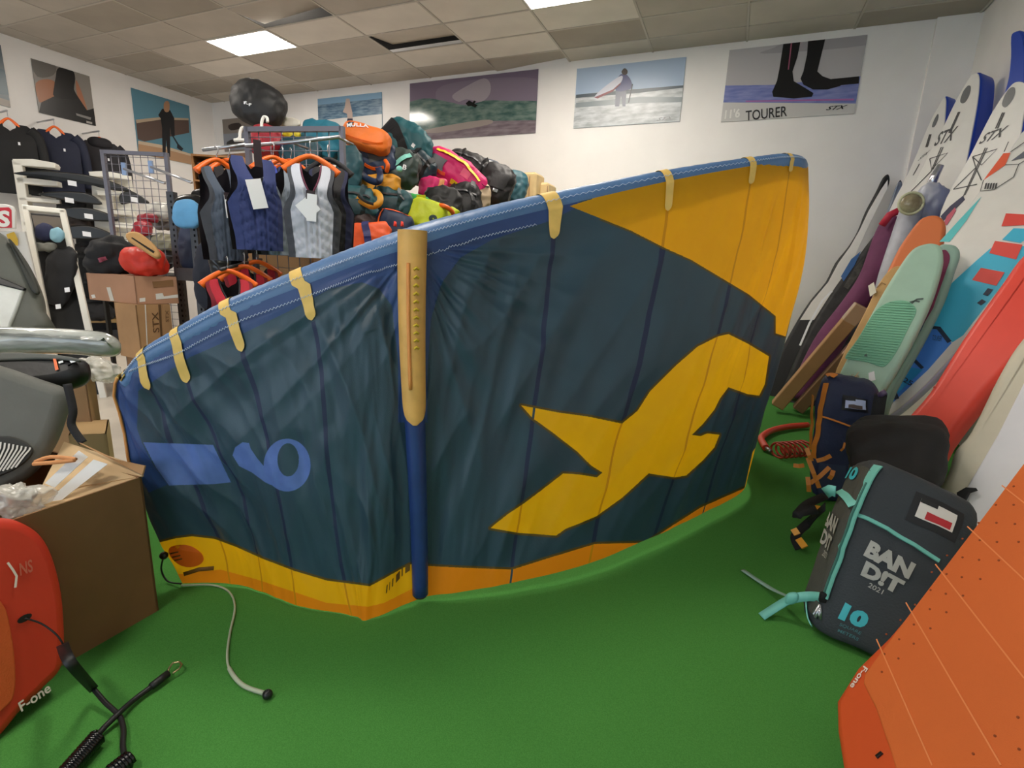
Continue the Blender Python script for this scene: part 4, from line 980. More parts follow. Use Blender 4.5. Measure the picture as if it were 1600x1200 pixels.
g2 = empty('board_bag', PK.w(20, 600), 'black board bag with orange zip tag lying on the grey board bag', 'board bag')
tslab('body', PK, ((-160, 540), (-20, 545), (70, 548), (120, 555), (131, 568), (128, 585), (105, 598), (40, 608), (-160, 612)), .14, M('bag_black', '#1a1a1d', .45, var=.1, bump=.15, bscale=30), g2, .06, sm=4, smooth=True)
decal('zip_tag', PK, ((84, 560), (88, 559), (93, 578), (88, 580)), orangep, g2, .01); decal('logo_mark', PK, ((92, 566), (99, 564), (100, 567), (93, 569)), tagw, g2, .008); decal('logo_mark', PK, ((108, 562), (120, 566), (112, 568)), tagw, g2, .008)
tslab('grey_band', PK, ((-160, 556), (30, 552), (110, 558), (124, 566), (60, 562), (-160, 572)), .02, MATS['bag_grey'], g2, .008, sm=3, front=.012)
PQ = Plane(at_d(60, 525, 2.45), (.55, -.6, .58))
g3 = empty('board_bag', PQ.w(60, 548), 'board bag wrapped in shiny clear plastic lying on top of the black bag', 'board bag')
wrapm = M('clear_wrap', '#c5c8c4', .12, col2='#8f928c', vscale=5, bump=.8, bscale=9, stretch=(1, 1, 3), coat=.5)
tslab('wrapped_body', PQ, ((-160, 500), (-20, 503), (80, 506), (150, 511), (172, 518), (180, 528), (174, 541), (150, 545), (90, 540), (20, 540), (-160, 545)), .14, wrapm, g3, .06, sm=5, smooth=True)
b_ = Bag.block(at_d(150, 578, 2.98), RT*.10+UP*-.02, FW*.09, UP*.055, e=2.4, amp=.03, freq=14, seed=3)
tag(mk('plastic_bag', *b_.mesh(14), M('crumple_clear', '#e4e4dc', .08, bump=1, bscale=22, alpha=.5, spec=1)), 'crumpled clear plastic bag on the carton beside the black board bag', 'plastic bag')
PV = Plane(at_d(30, 430, 2.75), (.7, -.55, .45))
g4 = empty('board_bag', PV.w(0, 500), 'dark grey and silver board bag propped under the red sign', 'board bag')
tslab('body', PV, ((-170, 300), (-60, 330), (0, 360), (28, 390), (48, 425), (60, 455), (64, 480), (66, 520), (-170, 540)), .14, M('bag_grey2', '#545650', .6, var=.08, bump=.1, bscale=70), g4, .05, sm=3, smooth=True)
tslab('dark_rim', PV, ((14, 376), (22, 380), (48, 420), (62, 456), (50, 455), (30, 412)), .03, M('bag_rim', '#33342f', .7), g4, .01, sm=3, front=.014)
tslab('silver_panel', PV, ((-170, 440), (0, 446), (39, 455), (30, 480), (14, 520), (-170, 520)), .03, M('bag_silver', '#b9bdba', .35, var=.1), g4, .01, front=.016)
tslab('black_band', PV, ((-170, 425), (0, 434), (42, 452), (38, 456), (0, 446), (-170, 440)), .02, M('bag_black', '#1a1a1d', .45), g4, .005, front=.018)
# big open carton in front
zt = at_x(226, 742, -2.1).z
C, L, R = V((-2.1, -.1, 0)), V((-2.85, -.1, 0)), V((-2.09, 1.2, 0))
bx = carton('carton', 'large open brown carton with a white label standing on the carpet', C, L, R, CZ, zt, cardd, open_top=True)
PX = Plane((-2.1, 0, 0), (1, 0, 0))
stick(bx, 'label', PX, ((124, 782), (178, 765), (181, 803), (136, 817)), M('label_tan', '#b7a184', .7)); stick(bx, 'print', PX, ((138, 778), (147, 772), (158, 766), (162, 768), (152, 774), (156, 776), (142, 784)), M('ink_black', '#1d1813', .8), .007); stick(bx, 'label', PX, ((171, 988), (213, 962), (216, 972), (174, 999)), M('label_tan', '#b7a184', .7))
# outer flap folded over towards the room, and inner packing
fl_ = [V((-2.1, 1.19, zt)), V((-2.1, .25, zt)), V((-2.02, .3, zt+.06)), V((-2.0, 1.15, zt+.045))]
def sheet(nm, q, m, par, th=.006):
    n = (q[1]-q[0]).cross(q[2]-q[0]).normalized()
    return mk(nm, [p for p in q]+[p-n*th for p in q], [(0, 1, 2, 3), (7, 6, 5, 4), (0, 4, 5, 1), (1, 5, 6, 2), (2, 6, 7, 3), (3, 7, 4, 0)], m, par, smooth=False)
sheet('flap', [at_d(115, 688, 2.2), at_d(178, 718, 2.12), at_d(226, 728, 2.06), at_d(222, 742, 2.05)], card, bx)
pale = M('cardboard_light', '#c9ab82', .85, var=.05)
sheet('flap', [at_d(100, 690, 2.3), at_d(60, 770, 2.05), at_d(222, 744, 2.06), at_d(226, 730, 2.09)], pale, bx)
sheet('flap', [at_d(60, 770, 2.06), at_d(20, 830, 1.8), at_d(200, 760, 2.03), at_d(224, 742, 2.07)], pale, bx)
for q, m in (([(70, 755), (85, 762), (137, 714), (123, 704)], M('barcode_white', '#dcdcda', .5)), ([(60, 795), (72, 800), (168, 725), (146, 718)], MATS['barcode_white'])):
    sheet('shipping_label', [at_d(x, y, 2.03-.0006*(y-700)) for x, y in q], m, bx, .002)
b_ = Bag.block(at_d(25, 780, 1.85), RT*.09, FW*.08, UP*.045, e=2.2, amp=.035, freq=16, seed=9)
tag(mk('plastic_bag', *b_.mesh(14), MATS['crumple_clear']), 'crumpled clear plastic packing on the flaps of the open carton', 'plastic bag')
tag(mk('paper_strip', *tube(crom([at_d(55, 722, 1.99), at_d(80, 714, 1.99), at_d(118, 718, 1.98), at_d(90, 722, 1.98), at_d(52, 725, 1.97)], 5), .008, 6), M('orange_strip', '#c98a55', .7)), 'orange brown packing strip on the open carton flap', 'strip')
tag(mk('black_strap', *ribbon(crom([at_d(105, 600, 2.2), at_d(114, 640, 2.2), at_d(112, 665, 2.2), at_d(130, 692, 2.2)], 6), CAM-at_d(110, 640, 2.2), .03, .004), blackc), 'black strap hanging from the grey board bag over the carton', 'strap')
# red board standing in front with its leash
PR = Plane(at_z(40, 1130, .012), (.93, .10, .20))
rb = empty('foil_board', PR.w(20, 1165), 'red orange foil board with rounded end standing in front of the open carton', 'surfboard')
redm = M('board_red', '#cf3b22', .5, var=.04, vscale=3)
tslab('body', PR, ((-260, 850), (-100, 806), (0, 808), (40, 815), (72, 838), (92, 880), (105, 945), (105, 1035), (75, 1075), (40, 1110), (0, 1158), (-80, 1230), (-260, 1300)), .1, redm, rb, .035, sm=5, smooth=True)
tslab('deck_pad', PR, ((-260, 900), (-60, 905), (0, 940), (15, 985), (22, 1040), (20, 1085), (0, 1110), (-100, 1190), (-260, 1260)), .01, M('board_orange', '#cf5a22', .7, bump=.2, bscale=200), rb, .004, sm=3, front=.008)
wh = M('print_white', '#e6d9cf', .6)
text_on('lettering', PR, 'F-one', (30, 1112), (77, 1079), (24, 1098), wh, rb, off=.012, bold=.02)
strokes('emblem_mark', PR, [[(10, 879), (18, 890), (24, 900), (22, 918)]], 3, wh, rb, .006); text_on('lettering', PR, 'NS', (30, 900), (50, 893), (28, 880), M('print_faint', '#c96a55', .6), rb, off=.006)
pl0 = PR.w(37, 966, .006)
decal2('leash_plug', PR, [PR.px(37, 966)+V((.02*math.cos(a), .011*math.sin(a))) for a in [k*math.pi/6 for k in range(12)]], M('plug_black', '#141214', .4), rb, .006)
lea = empty('leash', at_z(190, 1130, CZ), 'black coiled leash with a metal clip lying beside the red board', 'leash')
bk = M('leash_black', '#141416', .5)
def zp(x, y, z=.0): return at_z(x, y, CZ+z)
P = crom([pl0, PR.w(58, 974, .02), PR.w(72, 990, .05), PR.w(80, 1005, .06)], 5); mk('string', *tube(P, .003, 5), bk, lea)
c0 = PR.w(80, 1008, .06)
mk('cuff', *ribbon(crom([c0, at_d(110, 1035, 1.55), zp(145, 1075, .05)], 6), [CAM-c0]*13, lambda t: .032-.006*t, .008), bk, lea)
mk('cord', *tube(crom([zp(145, 1075, .05), zp(165, 1098, .03), zp(186, 1118, .02), zp(193, 1140, .02), zp(192, 1165, .02), zp(196, 1185, .02)], 6), .008, 8), bk, lea)
mk('cord', *tube(crom([zp(238, 1072, .02), zp(210, 1093, .02), zp(185, 1115, .03), zp(160, 1140, .02), zp(152, 1152, .02)], 6), .009, 8), bk, lea)
mk('cuff', *tube([zp(263, 1052, .025), zp(236, 1073, .022)], .013, 8), bk, lea)
mk('metal_clip', *tube([zp(262, 1053, .025)+V((0, 0, 0))]+[zp(x, y, .025) for x, y in ((264, 1044), (270, 1036), (280, 1034), (284, 1038), (280, 1045), (270, 1052))], .0035, 6), M('brass', '#b9a37c', .3, metal=.9), lea)
a0, a1 = zp(152, 1152, .03), zp(112, 1198, .03); ax = (a1-a0); s1 = V((0, 0, 1)); s2 = ax.cross(s1).normalized()
a1 = a0+ax*1.4; ax = a1-a0
coil = [a0+ax*(k/160)+s1*(.022*math.cos(k*.72))+s2*(.022*math.sin(k*.72)) for k in range(161)]
mk('coil', *tube(coil, .0055, 6), M('leash_gloss', '#0e0e10', .15), lea)
c9 = zp(203, 1188, .02); mk('coil', *tube([c9+V((.022*math.cos(k*.7), -.004*k*.25, .022*math.sin(k*.7)+.005)) for k in range(50)], .006, 6), MATS['leash_gloss'], lea)

# ------------------------------------------------------------------ heap of gear bags behind the kite
ply = M('plywood', '#9a7450', .7, var=.12, stretch=(1, 1, 6)); plyp = M('ply_pink', '#a58478', .7)
for i, (x0, x1, y0, y1, z1, lab) in enumerate(((-3.46, -2.72, 3.62, 4.03, 1.5, 'narrow plywood crate under the orange cube bag'), (-4.9, -3.0, 4.06, 4.55, 1.48, 'plywood crate under the orange and teal bags'), (-4.7, -2.8, 4.58, 5.2, 1.72, 'plywood crate under the lime cube bag'), (-4.4, -2.6, 5.23, 6.05, 1.92, 'plywood crate under the pink and beige bags'), (-4.2, -2.4, 6.08, 6.8, 2.15, 'plywood crate under the black rucksack by the back wall'))):
    e = empty('wooden_crate', ((x0+x1)/2, (y0+y1)/2, CZ), lab, 'crate')
    mk('body', *boxvf(x0+.02, x1-.02, y0+.02, y1-.02, CZ, z1-.02), ply, e, smooth=False); mk('lid', *boxvf(x0, x1, y0, y1, z1-.02, z1), ply, e, smooth=False)
    nx = 7
    for k in range(nx):
        xa = x0+(x1-x0)*k/nx; mk('plank', *boxvf(xa+.008, xa+(x1-x0)/nx-.008, y0, y0+.02, CZ, z1-.02), plyp if k in (5, 6) else ply, e, smooth=False)
    for k in range(5):
        ya = y0+(y1-y0)*k/5; mk('plank', *boxvf(x1-.02, x1, ya+.03, ya+(y1-y0)/5-.008, CZ, z1-.02), ply, e, smooth=False)
tag(mk('wooden_pole', *tube([V((*at_d(541, 400, 3.95).xy, CZ)), at_d(539, 315, 3.95)], .014, 6), M('pole_wood', '#b89a63', .6)), 'thin pale wooden pole standing beside the vest rack', 'pole')
for i, (px, d, w, h, lab) in enumerate((((824, 296), 7.2, 26, 48, 'pale wooden box at the end of the bag heap by the back wall'), ((852, 301), 7.3, 12, 28, 'smaller pale wooden box beside the bag heap'))):
    c = at_d(*px, d); k = d/F/2; zt_ = c.z+h*k
    e = empty('wooden_box', V((c.x, c.y, CZ)), lab, 'box'); pm_ = M('pale_wood', '#d3b987', .6, var=.06)
    mk('body', *rbox(V((c.x, c.y+.1, (zt_+CZ)/2)), V((w*k*1.3, 0, 0)), V((0, .18, 0)), V((0, 0, (zt_-CZ)/2)), .03), pm_, e, smooth=False); mk('seam', *obox(V((c.x+.06, c.y-.083, zt_*.5)), V((.004, 0, 0)), V((0, .003, 0)), V((0, 0, zt_*.48))), ply, e, smooth=False)
fab = lambda c, r=.55: M('fabric_'+c.strip('#'), c, r, var=.1, vscale=5, bump=.25, bscale=25)
TEAL, NAVY, ORNG, MUST, PINK, LIME, GREEN, BLK, CHAR, BEI, GRY = '#1d5a63', '#16294a', '#f07a2c', '#d39420', '#d61c6c', '#bccb1e', '#2fae52', '#18171a', '#33423f', '#b9a183', '#7a7b80'
G = 'bags in the heap behind the kite'
def dress(r, b, c='#101013', k=0):
    b.strap('strap', [(-.55, -.2, 1), (-.5, -1, .6), (-.45, -1, -.1), (-.5, -1, -.8)], .05, fab(c), r, off=.01)
    b.strap('strap', [(.45, -.2, 1), (.5, -1, .6), (.55, -1, -.1), (.5, -1, -.8)], .05, fab(c), r, off=.01)
    b.strap('zip', [(-.9, -1, .35), (-.3, -1, .45), (.4, -1, .4), (.9, -1, .25)], .025, fab('#3a3b40'), r, off=.008)
    b.patch('pocket', (1, -1), -.7, .1, -.35, .4, fab(c), r, off=.02)
def bag(lab, px, d, w, h, c, rot=0, th=.7, e=3, amp=.026, seed=0, cat='bag', hv=False): return lump('gear_bag', lab, cat, px, d, w, h, fab(c), rot=rot, th=th, e=e, amp=amp, seed=seed, group=G, n=22, hv=hv)
F_ = (1, -1)
r, b = bag('black domed bag with small white marks on top of the heap', (404, 163), 4.75, 84, 66, '#222224', rot=-22, e=2.5, seed=80, amp=.014); b.text('lettering', F_, 'f-f', (-.45, -.15), (0, .3), (.14, 0), tagw, r)
r, b = bag('flat bright orange bag with white lettering crowning the heap', (573, 217), 4.95, 74, 36, ORNG, rot=-17, e=4, th=1, amp=.012, seed=81)
b.text('lettering', F_, 'MULLA', (.1, -.75), (.45, .9), (.35, -.08), tagw, r, off=.012); b.patch('navy_panel', F_, .2, .75, -.85, -.55, fab(NAVY), r); b.strap('piping', [(-1, -1, -.55), (-.3, -1, -.62), (.4, -1, -.6), (1, -1, -.3)], .02, orangep, r)
r, b = bag('navy bag with orange zip edge under the flat orange bag', (590, 252), 5.1, 66, 52, NAVY, rot=15, seed=82); b.patch('mesh_window', F_, -.3, .5, -.3, .5, M('mesh_grey', '#4c4d50', .5), r); b.strap('zip_edge', [(-.5, -1, -.3), (-.2, -1, -.7), (.3, -1, -.8)], .03, orangep, r, off=.01); mk('handle', *tube(crom([at_d(604, 268, 4.85), at_d(606, 258, 4.8), at_d(602, 251, 4.85)], 6), .02, 6), orangep, r); mk('handle', *ribbon(crom([at_d(562, 268, 4.9), at_d(575, 280, 4.75), at_d(590, 284, 4.7), at_d(594, 274, 4.75), at_d(591, 262, 4.9)], 6), CAM-at_d(580, 275, 4.8), .06, .006), fab(NAVY), r)
r, b = bag('large teal bag with black side slumping down the heap', (636, 226), 5.6, 84, 60, TEAL, rot=-38, e=2.8, seed=83); b.patch('pale_mark', F_, -.1, .1, .35, .5, tagw, r); b.strap('black_band', [(-1, -.4, .1), (-.5, -1, .0), (.1, -1, -.5), (.3, -1, -1)], .16, blackc, r, off=.006)
dress(*bag('ink blue tail of bags below the large teal bag', (655, 262), 5.55, 50, 46, '#12303c', rot=-40, seed=84))
r, b = bag('charcoal bag with a mint zip and white logo', (629, 264), 5.15, 52, 54, CHAR, rot=-15, seed=85); b.strap('mint_zip', [(.5, -1, .7), (.1, -1, .25), (-.35, -1, -.1)], .045, M('mint', '#86d3c6', .5), r, off=.012); b.text('lettering', F_, 'B', (-.25, .2), (0, .2), (.25, 0), tagw, r); mk('zip_pull', *ball(at_d(624, 264, 4.8), .03, 6), MATS['mint'], r)
bag('dark teal bag pressed against the vest rack', (546, 262), 4.75, 36, 66, '#164650', seed=86)
r, b = bag('mustard yellow bag with a buckled strap loop', (588, 290), 4.95, 78, 34, MUST, rot=8, e=2.8, seed=87); mk('strap_loop', *ribbon(crom([at_d(553, 297, 4.7), at_d(562, 312, 4.62), at_d(580, 322, 4.6), at_d(592, 318, 4.6), at_d(594, 308, 4.62), at_d(588, 301, 4.66), at_d(580, 301, 4.7)], 6), CAM-at_d(575, 310, 4.6), .055, .006), fab(MUST), r); mk('velcro', *ribbon(crom([at_d(560, 306, 4.6), at_d(572, 315, 4.56), at_d(584, 319, 4.55)], 6), CAM-at_d(575, 310, 4.6), .025, .004), blackc, r)
dress(*bag('teal bag lowest beside the vest rack', (556, 322), 4.75, 66, 56, '#1b5158', seed=88), '#12343a'); dress(*bag('blue green flat bag under the mustard bag', (607, 318), 4.95, 74, 44, '#1c4a52', rot=-6, seed=89, e=3.4), '#16383f')
bag('brown bag in the shade above the orange cube bag', (565, 347), 4.7, 50, 22, '#3a2c2a', seed=90)
r, b = bag('orange cube bag with a navy stripe low in the heap', (577, 372), 4.45, 68, 44, '#ee5a22', rot=6, e=5, seed=91, amp=.015); b.strap('navy_stripe', [(.0, -.6, 1), (.0, -1, .6), (.05, -1, 0), (.05, -1, -.9)], .06, fab('#2b2f6a'), r, off=.008)
r, b = bag('navy cube bag with orange top and red zip pulls', (616, 352), 4.75, 56, 40, '#14294a', rot=-14, e=4, seed=92, amp=.015); b.patch('orange_top', (2, 1), -.9, .9, -.9, .9, fab('#ee5a22'), r); b.strap('orange_edge', [(-.7, -1, .9), (-.75, -1, 0), (-.8, -1, -.9)], .035, orangep, r, off=.008)
for x in (617, 628): mk('zip_pull', *tube([at_d(x, 346, 4.5), at_d(x-1, 353, 4.5), at_d(x+2, 354, 4.5), at_d(x+1, 347, 4.5)], .008, 5), M('zip_red', '#e23a26', .5), r)
r, b = bag('lime yellow cube bag with a dark printed numeral', (668, 338), 5.0, 58, 46, LIME, rot=-17, e=4.5, seed=93, amp=.015); b.text('lettering', F_, '9', (-.75, .25), (.05, .42), (.75, -.05), M('ink_teal', '#17302e', .6), r, bold=.06); b.patch('pale_end', (0, -1), -.8, .8, -.8, .8, fab('#cfc9a6'), r)
r, b = bag('green and yellow fin bag between pink and lime bags', (648, 312), 5.2, 46, 16, GREEN, rot=-6, e=2.4, seed=94); b.strap('yellow_half', [(.2, -1, -.2), (.6, -1, -.1), (.95, -1, .1)], .09, fab('#d6d41e'), r, off=.006)
r, b = bag('small hot pink bag with a pale corner', (676, 294), 5.5, 44, 30, PINK, rot=-6, e=3.5, seed=95); b.patch('pale_corner', F_, -.9, -.2, .55, .95, fab('#d8cbb8'), r); b.patch('floral_corner', F_, -.1, .8, .5, .95, fab('#e59a5c'), r)
r, b = bag('long hot pink bag with yellow piping and grey pocket', (712, 270), 5.75, 104, 46, PINK, rot=-34, e=3, seed=96)
b.strap('yellow_piping', [(-.9, -1, .55), (-.3, -1, .65), (.4, -1, .6), (.95, -1, .3)], .05, fab('#e8c81e'), r, off=.012); b.patch('grey_pocket', F_, -.7, .15, -.9, -.25, fab('#77777c'), r, off=.012); b.strap('coral_zip', [(-.95, -1, -.1), (-.5, -1, -.75), (-.1, -1, -.6)], .035, fab('#f0603c'), r, off=.02); b.patch('tag_panel', F_, -.15, .35, .2, .5, fab('#e8587e'), r, off=.014); b.strap('yellow_foot', [(.1, -1, -.9), (.5, -1, -.95), (.9, -.6, -.9)], .06, fab('#e8c81e'), r, off=.012)
r, b = bag('black bag with an orange handle under the pink bags', (692, 318), 5.3, 62, 46, BLK, rot=-12, seed=97); mk('handle', *tube(crom([at_d(684, 321, 4.95), at_d(694, 322, 4.9), at_d(704, 328, 4.95), at_d(708, 334, 5.0)], 6), .022, 6), orangep, r)
dress(*bag('black bag between pink bag and beige bag', (725, 318), 5.7, 56, 56, '#151417', seed=98), '#26262a')
r, b = bag('beige bag with a black zip frame', (752, 309), 5.75, 26, 44, BEI, rot=-10, e=3.5, seed=99); b.strap('black_frame', [(-.6, -1, -.9), (-.6, -1, .6), (.2, -1, .85), (.9, -1, .8)], .035, blackc, r, off=.01)
r, b = bag('black rucksack at the far end of the heap', (776, 290), 6.2, 54, 62, '#1d1c1f', rot=-20, seed=100); b.patch('pocket', F_, -.3, .4, -.2, .6, fab('#2c2b2e'), r, off=.03); b.patch('buckle', F_, -.5, -.35, .0, .25, steel, r, off=.02)
dress(*bag('black padded bag behind the long pink bag', (735, 262), 6.3, 74, 40, '#2a2829', rot=-28, seed=101), '#1b1a1c')
bag('blue green bag beside the pale wooden box', (803, 300), 6.6, 36, 62, '#215460', rot=-20, seed=102)
bag('small lime bag peeping over the kite edge', (709, 336), 5.2, 16, 22, LIME, seed=103)
for px, d, w, h, c, lab in (((418, 222), 4.6, 46, 44, '#a0202f', 'dark red bag behind the vest rack wires'), ((456, 208), 4.75, 28, 18, '#d8c226', 'yellow packet behind the vest rack wires'), ((505, 222), 4.8, 64, 60, '#1f6f86', 'sea blue bag behind the vest rack wires'), ((470, 240), 4.65, 60, 44, '#17414e', 'dark teal bag behind the vest rack wires'), ((440, 192), 4.9, 60, 16, '#d9d4c8', 'pale folded cloth under the black domed bag')):
    bag(lab, px, d, w, h, c, seed=int(px[0]))
carton('carton', 'large plain carton supporting the bags behind the vest rack', V((-3.5, 3.62, 0)), V((-4.45, 3.62, 0)), V((-3.5, 4.02, 0)), CZ, 2.12, card)
PKB = Plane(at_d(735, 252, 6.7), (.25, -.9, .35))
kb = empty('kiteboard', PKB.w(735, 262), 'white kiteboard with green and grey print lying on the bag heap', 'board')
tslab('body', PKB, ((640, 228), (676, 232), (720, 240), (766, 250), (778, 256), (783, 266), (780, 275), (760, 282), (700, 275), (640, 262)), .03, M('board_white', '#e4e4e6', .3), kb, .012, sm=4, smooth=True)
tslab('edge_line', PKB, ((640, 226), (676, 230), (720, 238), (768, 248), (781, 255), (786, 266), (783, 276), (760, 285), (640, 265)), .02, M('board_edge', '#5a6270', .4), kb, .006, sm=4, front=-.012)
decal('print', PKB, ((730, 250), (745, 256), (758, 268), (748, 266), (734, 258)), M('board_green', '#6fcf9f', .4), kb, .004); decal('print', PKB, ((712, 246), (726, 248), (740, 262), (724, 268), (704, 256)), M('board_grey', '#3d3c40', .5), kb, .004); decal('print', PKB, ((742, 252), (752, 254), (756, 260), (748, 258)), M('board_grey', '#3d3c40', .5), kb, .005)
# ------------------------------------------------------------------ boards and bags along the right wall
wht = M('sup_white', '#e9e7e2', .4, var=.02); blu = M('sup_blue', '#1c46b4', .4); lineg = M('sup_line', '#4a494a', .5); plateg = M('sup_plate', '#77787a', .3)
def supboard(lab, O, n, out, thick, rail, face=wht, cat='paddle board', front=0):
    """inflatable board: traced deck on its own plane, deep rounded drop-stitch rails"""
    pl = Plane(O, n); e = empty('paddle_board', pl.w(*out[0]), lab, cat, 'paddle boards leaning on the right wall')
    q = crom([pl.px(*p) for p in out], 4, True)
    low = min(pl.pt(p).z for p in q); e.location.z = max(CZ, low); ORG[e] = V(e.location)
    mk('rail_body', *slab(pl, q, thick, .03, 4, front-.004), rail, e)
    mk('deck', *slab(pl, inset2(q, .012), .02, .004, 2, front), face, e, smooth=False)
    return pl, e
NB = V((-.80, -.57, .16))
def stxmarks(pl, e, plate, s1, logo, tri):
    c = plate; q = crom([pl.px(*p) for p in c], 4, True); decal2('handle_plate', pl, q, plateg, e, .004)
    strokes('print_line', pl, s1, 2.0, lineg, e, .003)
    text_on('lettering', pl, 'STX', *logo, lineg, e, off=.003, bold=.02, shear=.45)
    strokes('print_line', pl, tri, 1.5, lineg, e, .003)
plA, eA = supboard('white board with blue rail nearest the wall corner', at_y(1470, 170, 7.55), NB, ((1475, 150), (1465, 166), (1453, 188), (1440, 218), (1418, 270), (1380, 350), (1345, 480), (1300, 640), (1370, 640), (1418, 480), (1445, 350), (1466, 270), (1475, 215), (1479, 170), (1479, 153)), .16, blu)
stxmarks(plA, eA, ((1457, 195), (1461, 185), (1466, 178), (1466, 186), (1461, 197), (1457, 199)), [[(1453, 210), (1447, 230)], [(1455, 210), (1449, 230)]], ((1434, 252), (1450, 240), (1438, 246)), [[(1437, 256), (1427, 274)]])
plB, eB = supboard('middle white board with wide blue rail among the wall boards', at_y(1520, 135, 6.95), NB, ((1526, 112), (1515, 119), (1503, 138), (1488, 165), (1469, 205), (1440, 262), (1400, 350), (1375, 470), (1330, 640), (1410, 640), (1455, 480), (1490, 350), (1510, 262), (1521, 205), (1529, 160), (1532, 130), (1531, 116)), .21, blu)
stxmarks(plB, eB, ((1501, 155), (1506, 142), (1513, 134), (1517, 136), (1515, 148), (1508, 160), (1502, 161)), [[(1498, 175), (1483, 208)], [(1500, 175), (1485, 208)]], ((1459, 229), (1492, 218), (1465, 208)), [[(1453, 248), (1481, 239), (1456, 265), (1453, 248)], [(1471, 230), (1455, 268)], [(1474, 230), (1458, 265)], [(1455, 268), (1424, 299)]])
plD, eD = supboard('tall board showing only its blue edge behind the white boards', at_y(1592, 60, 6.6), V((-.82, -.56, .10)), ((1579, 53), (1577, 90), (1574, 120), (1567, 148), (1556, 190), (1520, 300), (1480, 420), (1560, 420), (1590, 300), (1600, 190), (1601, 60)), .2, blu, face=blu)
plC, eC = supboard('white board with double grey stripe and crossed lines on its deck', at_y(1575, 160, 6.15), NB, ((1594, 125), (1582, 129), (1568, 145), (1550, 172), (1530, 210), (1510, 250), (1468, 330), (1455, 420), (1400, 560), (1380, 640), (1460, 640), (1530, 420), (1570, 330), (1590, 250), (1600, 190), (1606, 150), (1604, 130)), .2, blu)
stxmarks(plC, eC, ((1566, 162), (1572, 146), (1580, 137), (1586, 138), (1585, 150), (1577, 163), (1570, 168)), [[(1567, 176), (1556, 201)], [(1569.5, 176), (1559, 201)]], ((1529, 226), (1570, 212), (1536, 210)), [[(1520, 245), (1558, 233), (1534, 258), (1520, 245)], [(1540, 231), (1505, 308)], [(1543, 231), (1508, 305)], [(1490, 296), (1525, 262), (1520, 245)], [(1490, 296), (1527, 288)], [(1525, 262), (1534, 282)]])
decal('dark_panel', plC, ((1505, 306), (1508, 312), (1474, 346), (1470, 338), (1485, 322)), M('sup_navy', '#28284e', .5), eC, .004)
decal('fin_mark', plC, ((1493, 324), (1494, 330), (1480, 352), (1474, 352), (1480, 338)), M('sup_pink', '#c9586e', .5), eC, .006)
# large touring board, white with turquoise and red
plE, eE = supboard('big touring board, white with turquoise tail and red stripes', at_y(1480, 520, 5.0), V((-.52, -.76, .39)), ((1640, 170), (1600, 200), (1575, 235), (1545, 275), (1510, 325), (1470, 385), (1430, 450), (1395, 520), (1365, 590), (1350, 650), (1378, 655), (1405, 640), (1450, 600), (1500, 545), (1560, 470), (1620, 390), (1680, 300), (1690, 200)), .12, M('sup_rail_lilac', '#c3c2dc', .4))
turq, redp, cob = M('sup_turq', '#46c2e6', .45), M('sup_red', '#ea5148', .45), M('sup_cobalt', '#4a8eea', .45)
decal('tail_print', plE, ((1490, 440), (1525, 408), (1548, 388), (1616, 384), (1570, 440), (1505, 524), (1488, 535), (1455, 505), (1440, 500), (1462, 470)), turq, eE)
decal('tail_print', plE, ((1455, 506), (1487, 536), (1450, 578), (1405, 620), (1385, 638), (1372, 640), (1380, 600), (1400, 560), (1430, 520)), cob, eE)
decal('tail_print', plE, ((1405, 570), (1442, 578), (1400, 618), (1395, 606)), M('sup_azure', '#2b97d2', .45), eE, .006)
for pts in (((1572, 334), (1606, 336), (1606, 352), (1565, 354)), ((1555, 377), (1598, 383), (1588, 406), (1546, 396)), ((1533, 419), (1570, 426), (1557, 447), (1519, 438))): decal('red_stripe', plE, pts, redp, eE, .007)
decal('turquoise_stripe', plE, ((1584, 357), (1606, 358), (1606, 372), (1595, 380), (1566, 375)), turq, eE, .006)
decal('turquoise_flash', plE, ((1533, 308), (1510, 345), (1484, 378), (1468, 378), (1498, 345)), M('sup_aqua', '#62cdd2', .45), eE, .004)
decal('orange_panel', plE, ((1568, 240), (1579, 239), (1571, 258), (1537, 282), (1544, 272)), M('sup_orange', '#f06a4a', .45), eE, .005)
strokes('print_line', plE, [[(1571, 258), (1592, 257), (1584, 277), (1553, 297), (1532, 299), (1537, 282)], [(1579, 238), (1602, 222)], [(1592, 257), (1604, 250)], [(1569, 238), (1576, 222)]], 1.1, lineg, eE, .005)
decal('grey_facet', plE, ((1580, 252), (1604, 234), (1604, 246)), M('sup_facet', '#6f7480', .5), eE, .005)
for k in range(5): x = 1540+4*k; decal('print_bar', plE, ((x, 287), (x+2.6, 286), (x+.6, 295), (x-2, 296)), lineg, eE, .005)
dkp = M('sup_dark', '#22304a', .5)
strokes('chevron', plE, [[(1456, 512), (1467, 513), (1484, 535)]], 5.5, dkp, eE, .007); strokes('chevron', plE, [[(1427, 561), (1442, 576)]], 4.5, dkp, eE, .008); strokes('chevron', plE, [[(1394, 604), (1402, 624)]], 6, dkp, eE, .008); strokes('chevron', plE, [[(1540, 462), (1548, 452)], [(1530, 476), (1538, 470)]], 7, dkp, eE, .008)
text_on('lettering', plE, '125', (1406, 594), (1424, 604), (1410, 587), dkp, eE, off=.009, bold=.02)
text_on('lettering', plE, 'TOURER', (1456, 532), (1471, 534), (1458, 524), dkp, eE, off=.009, bold=0)
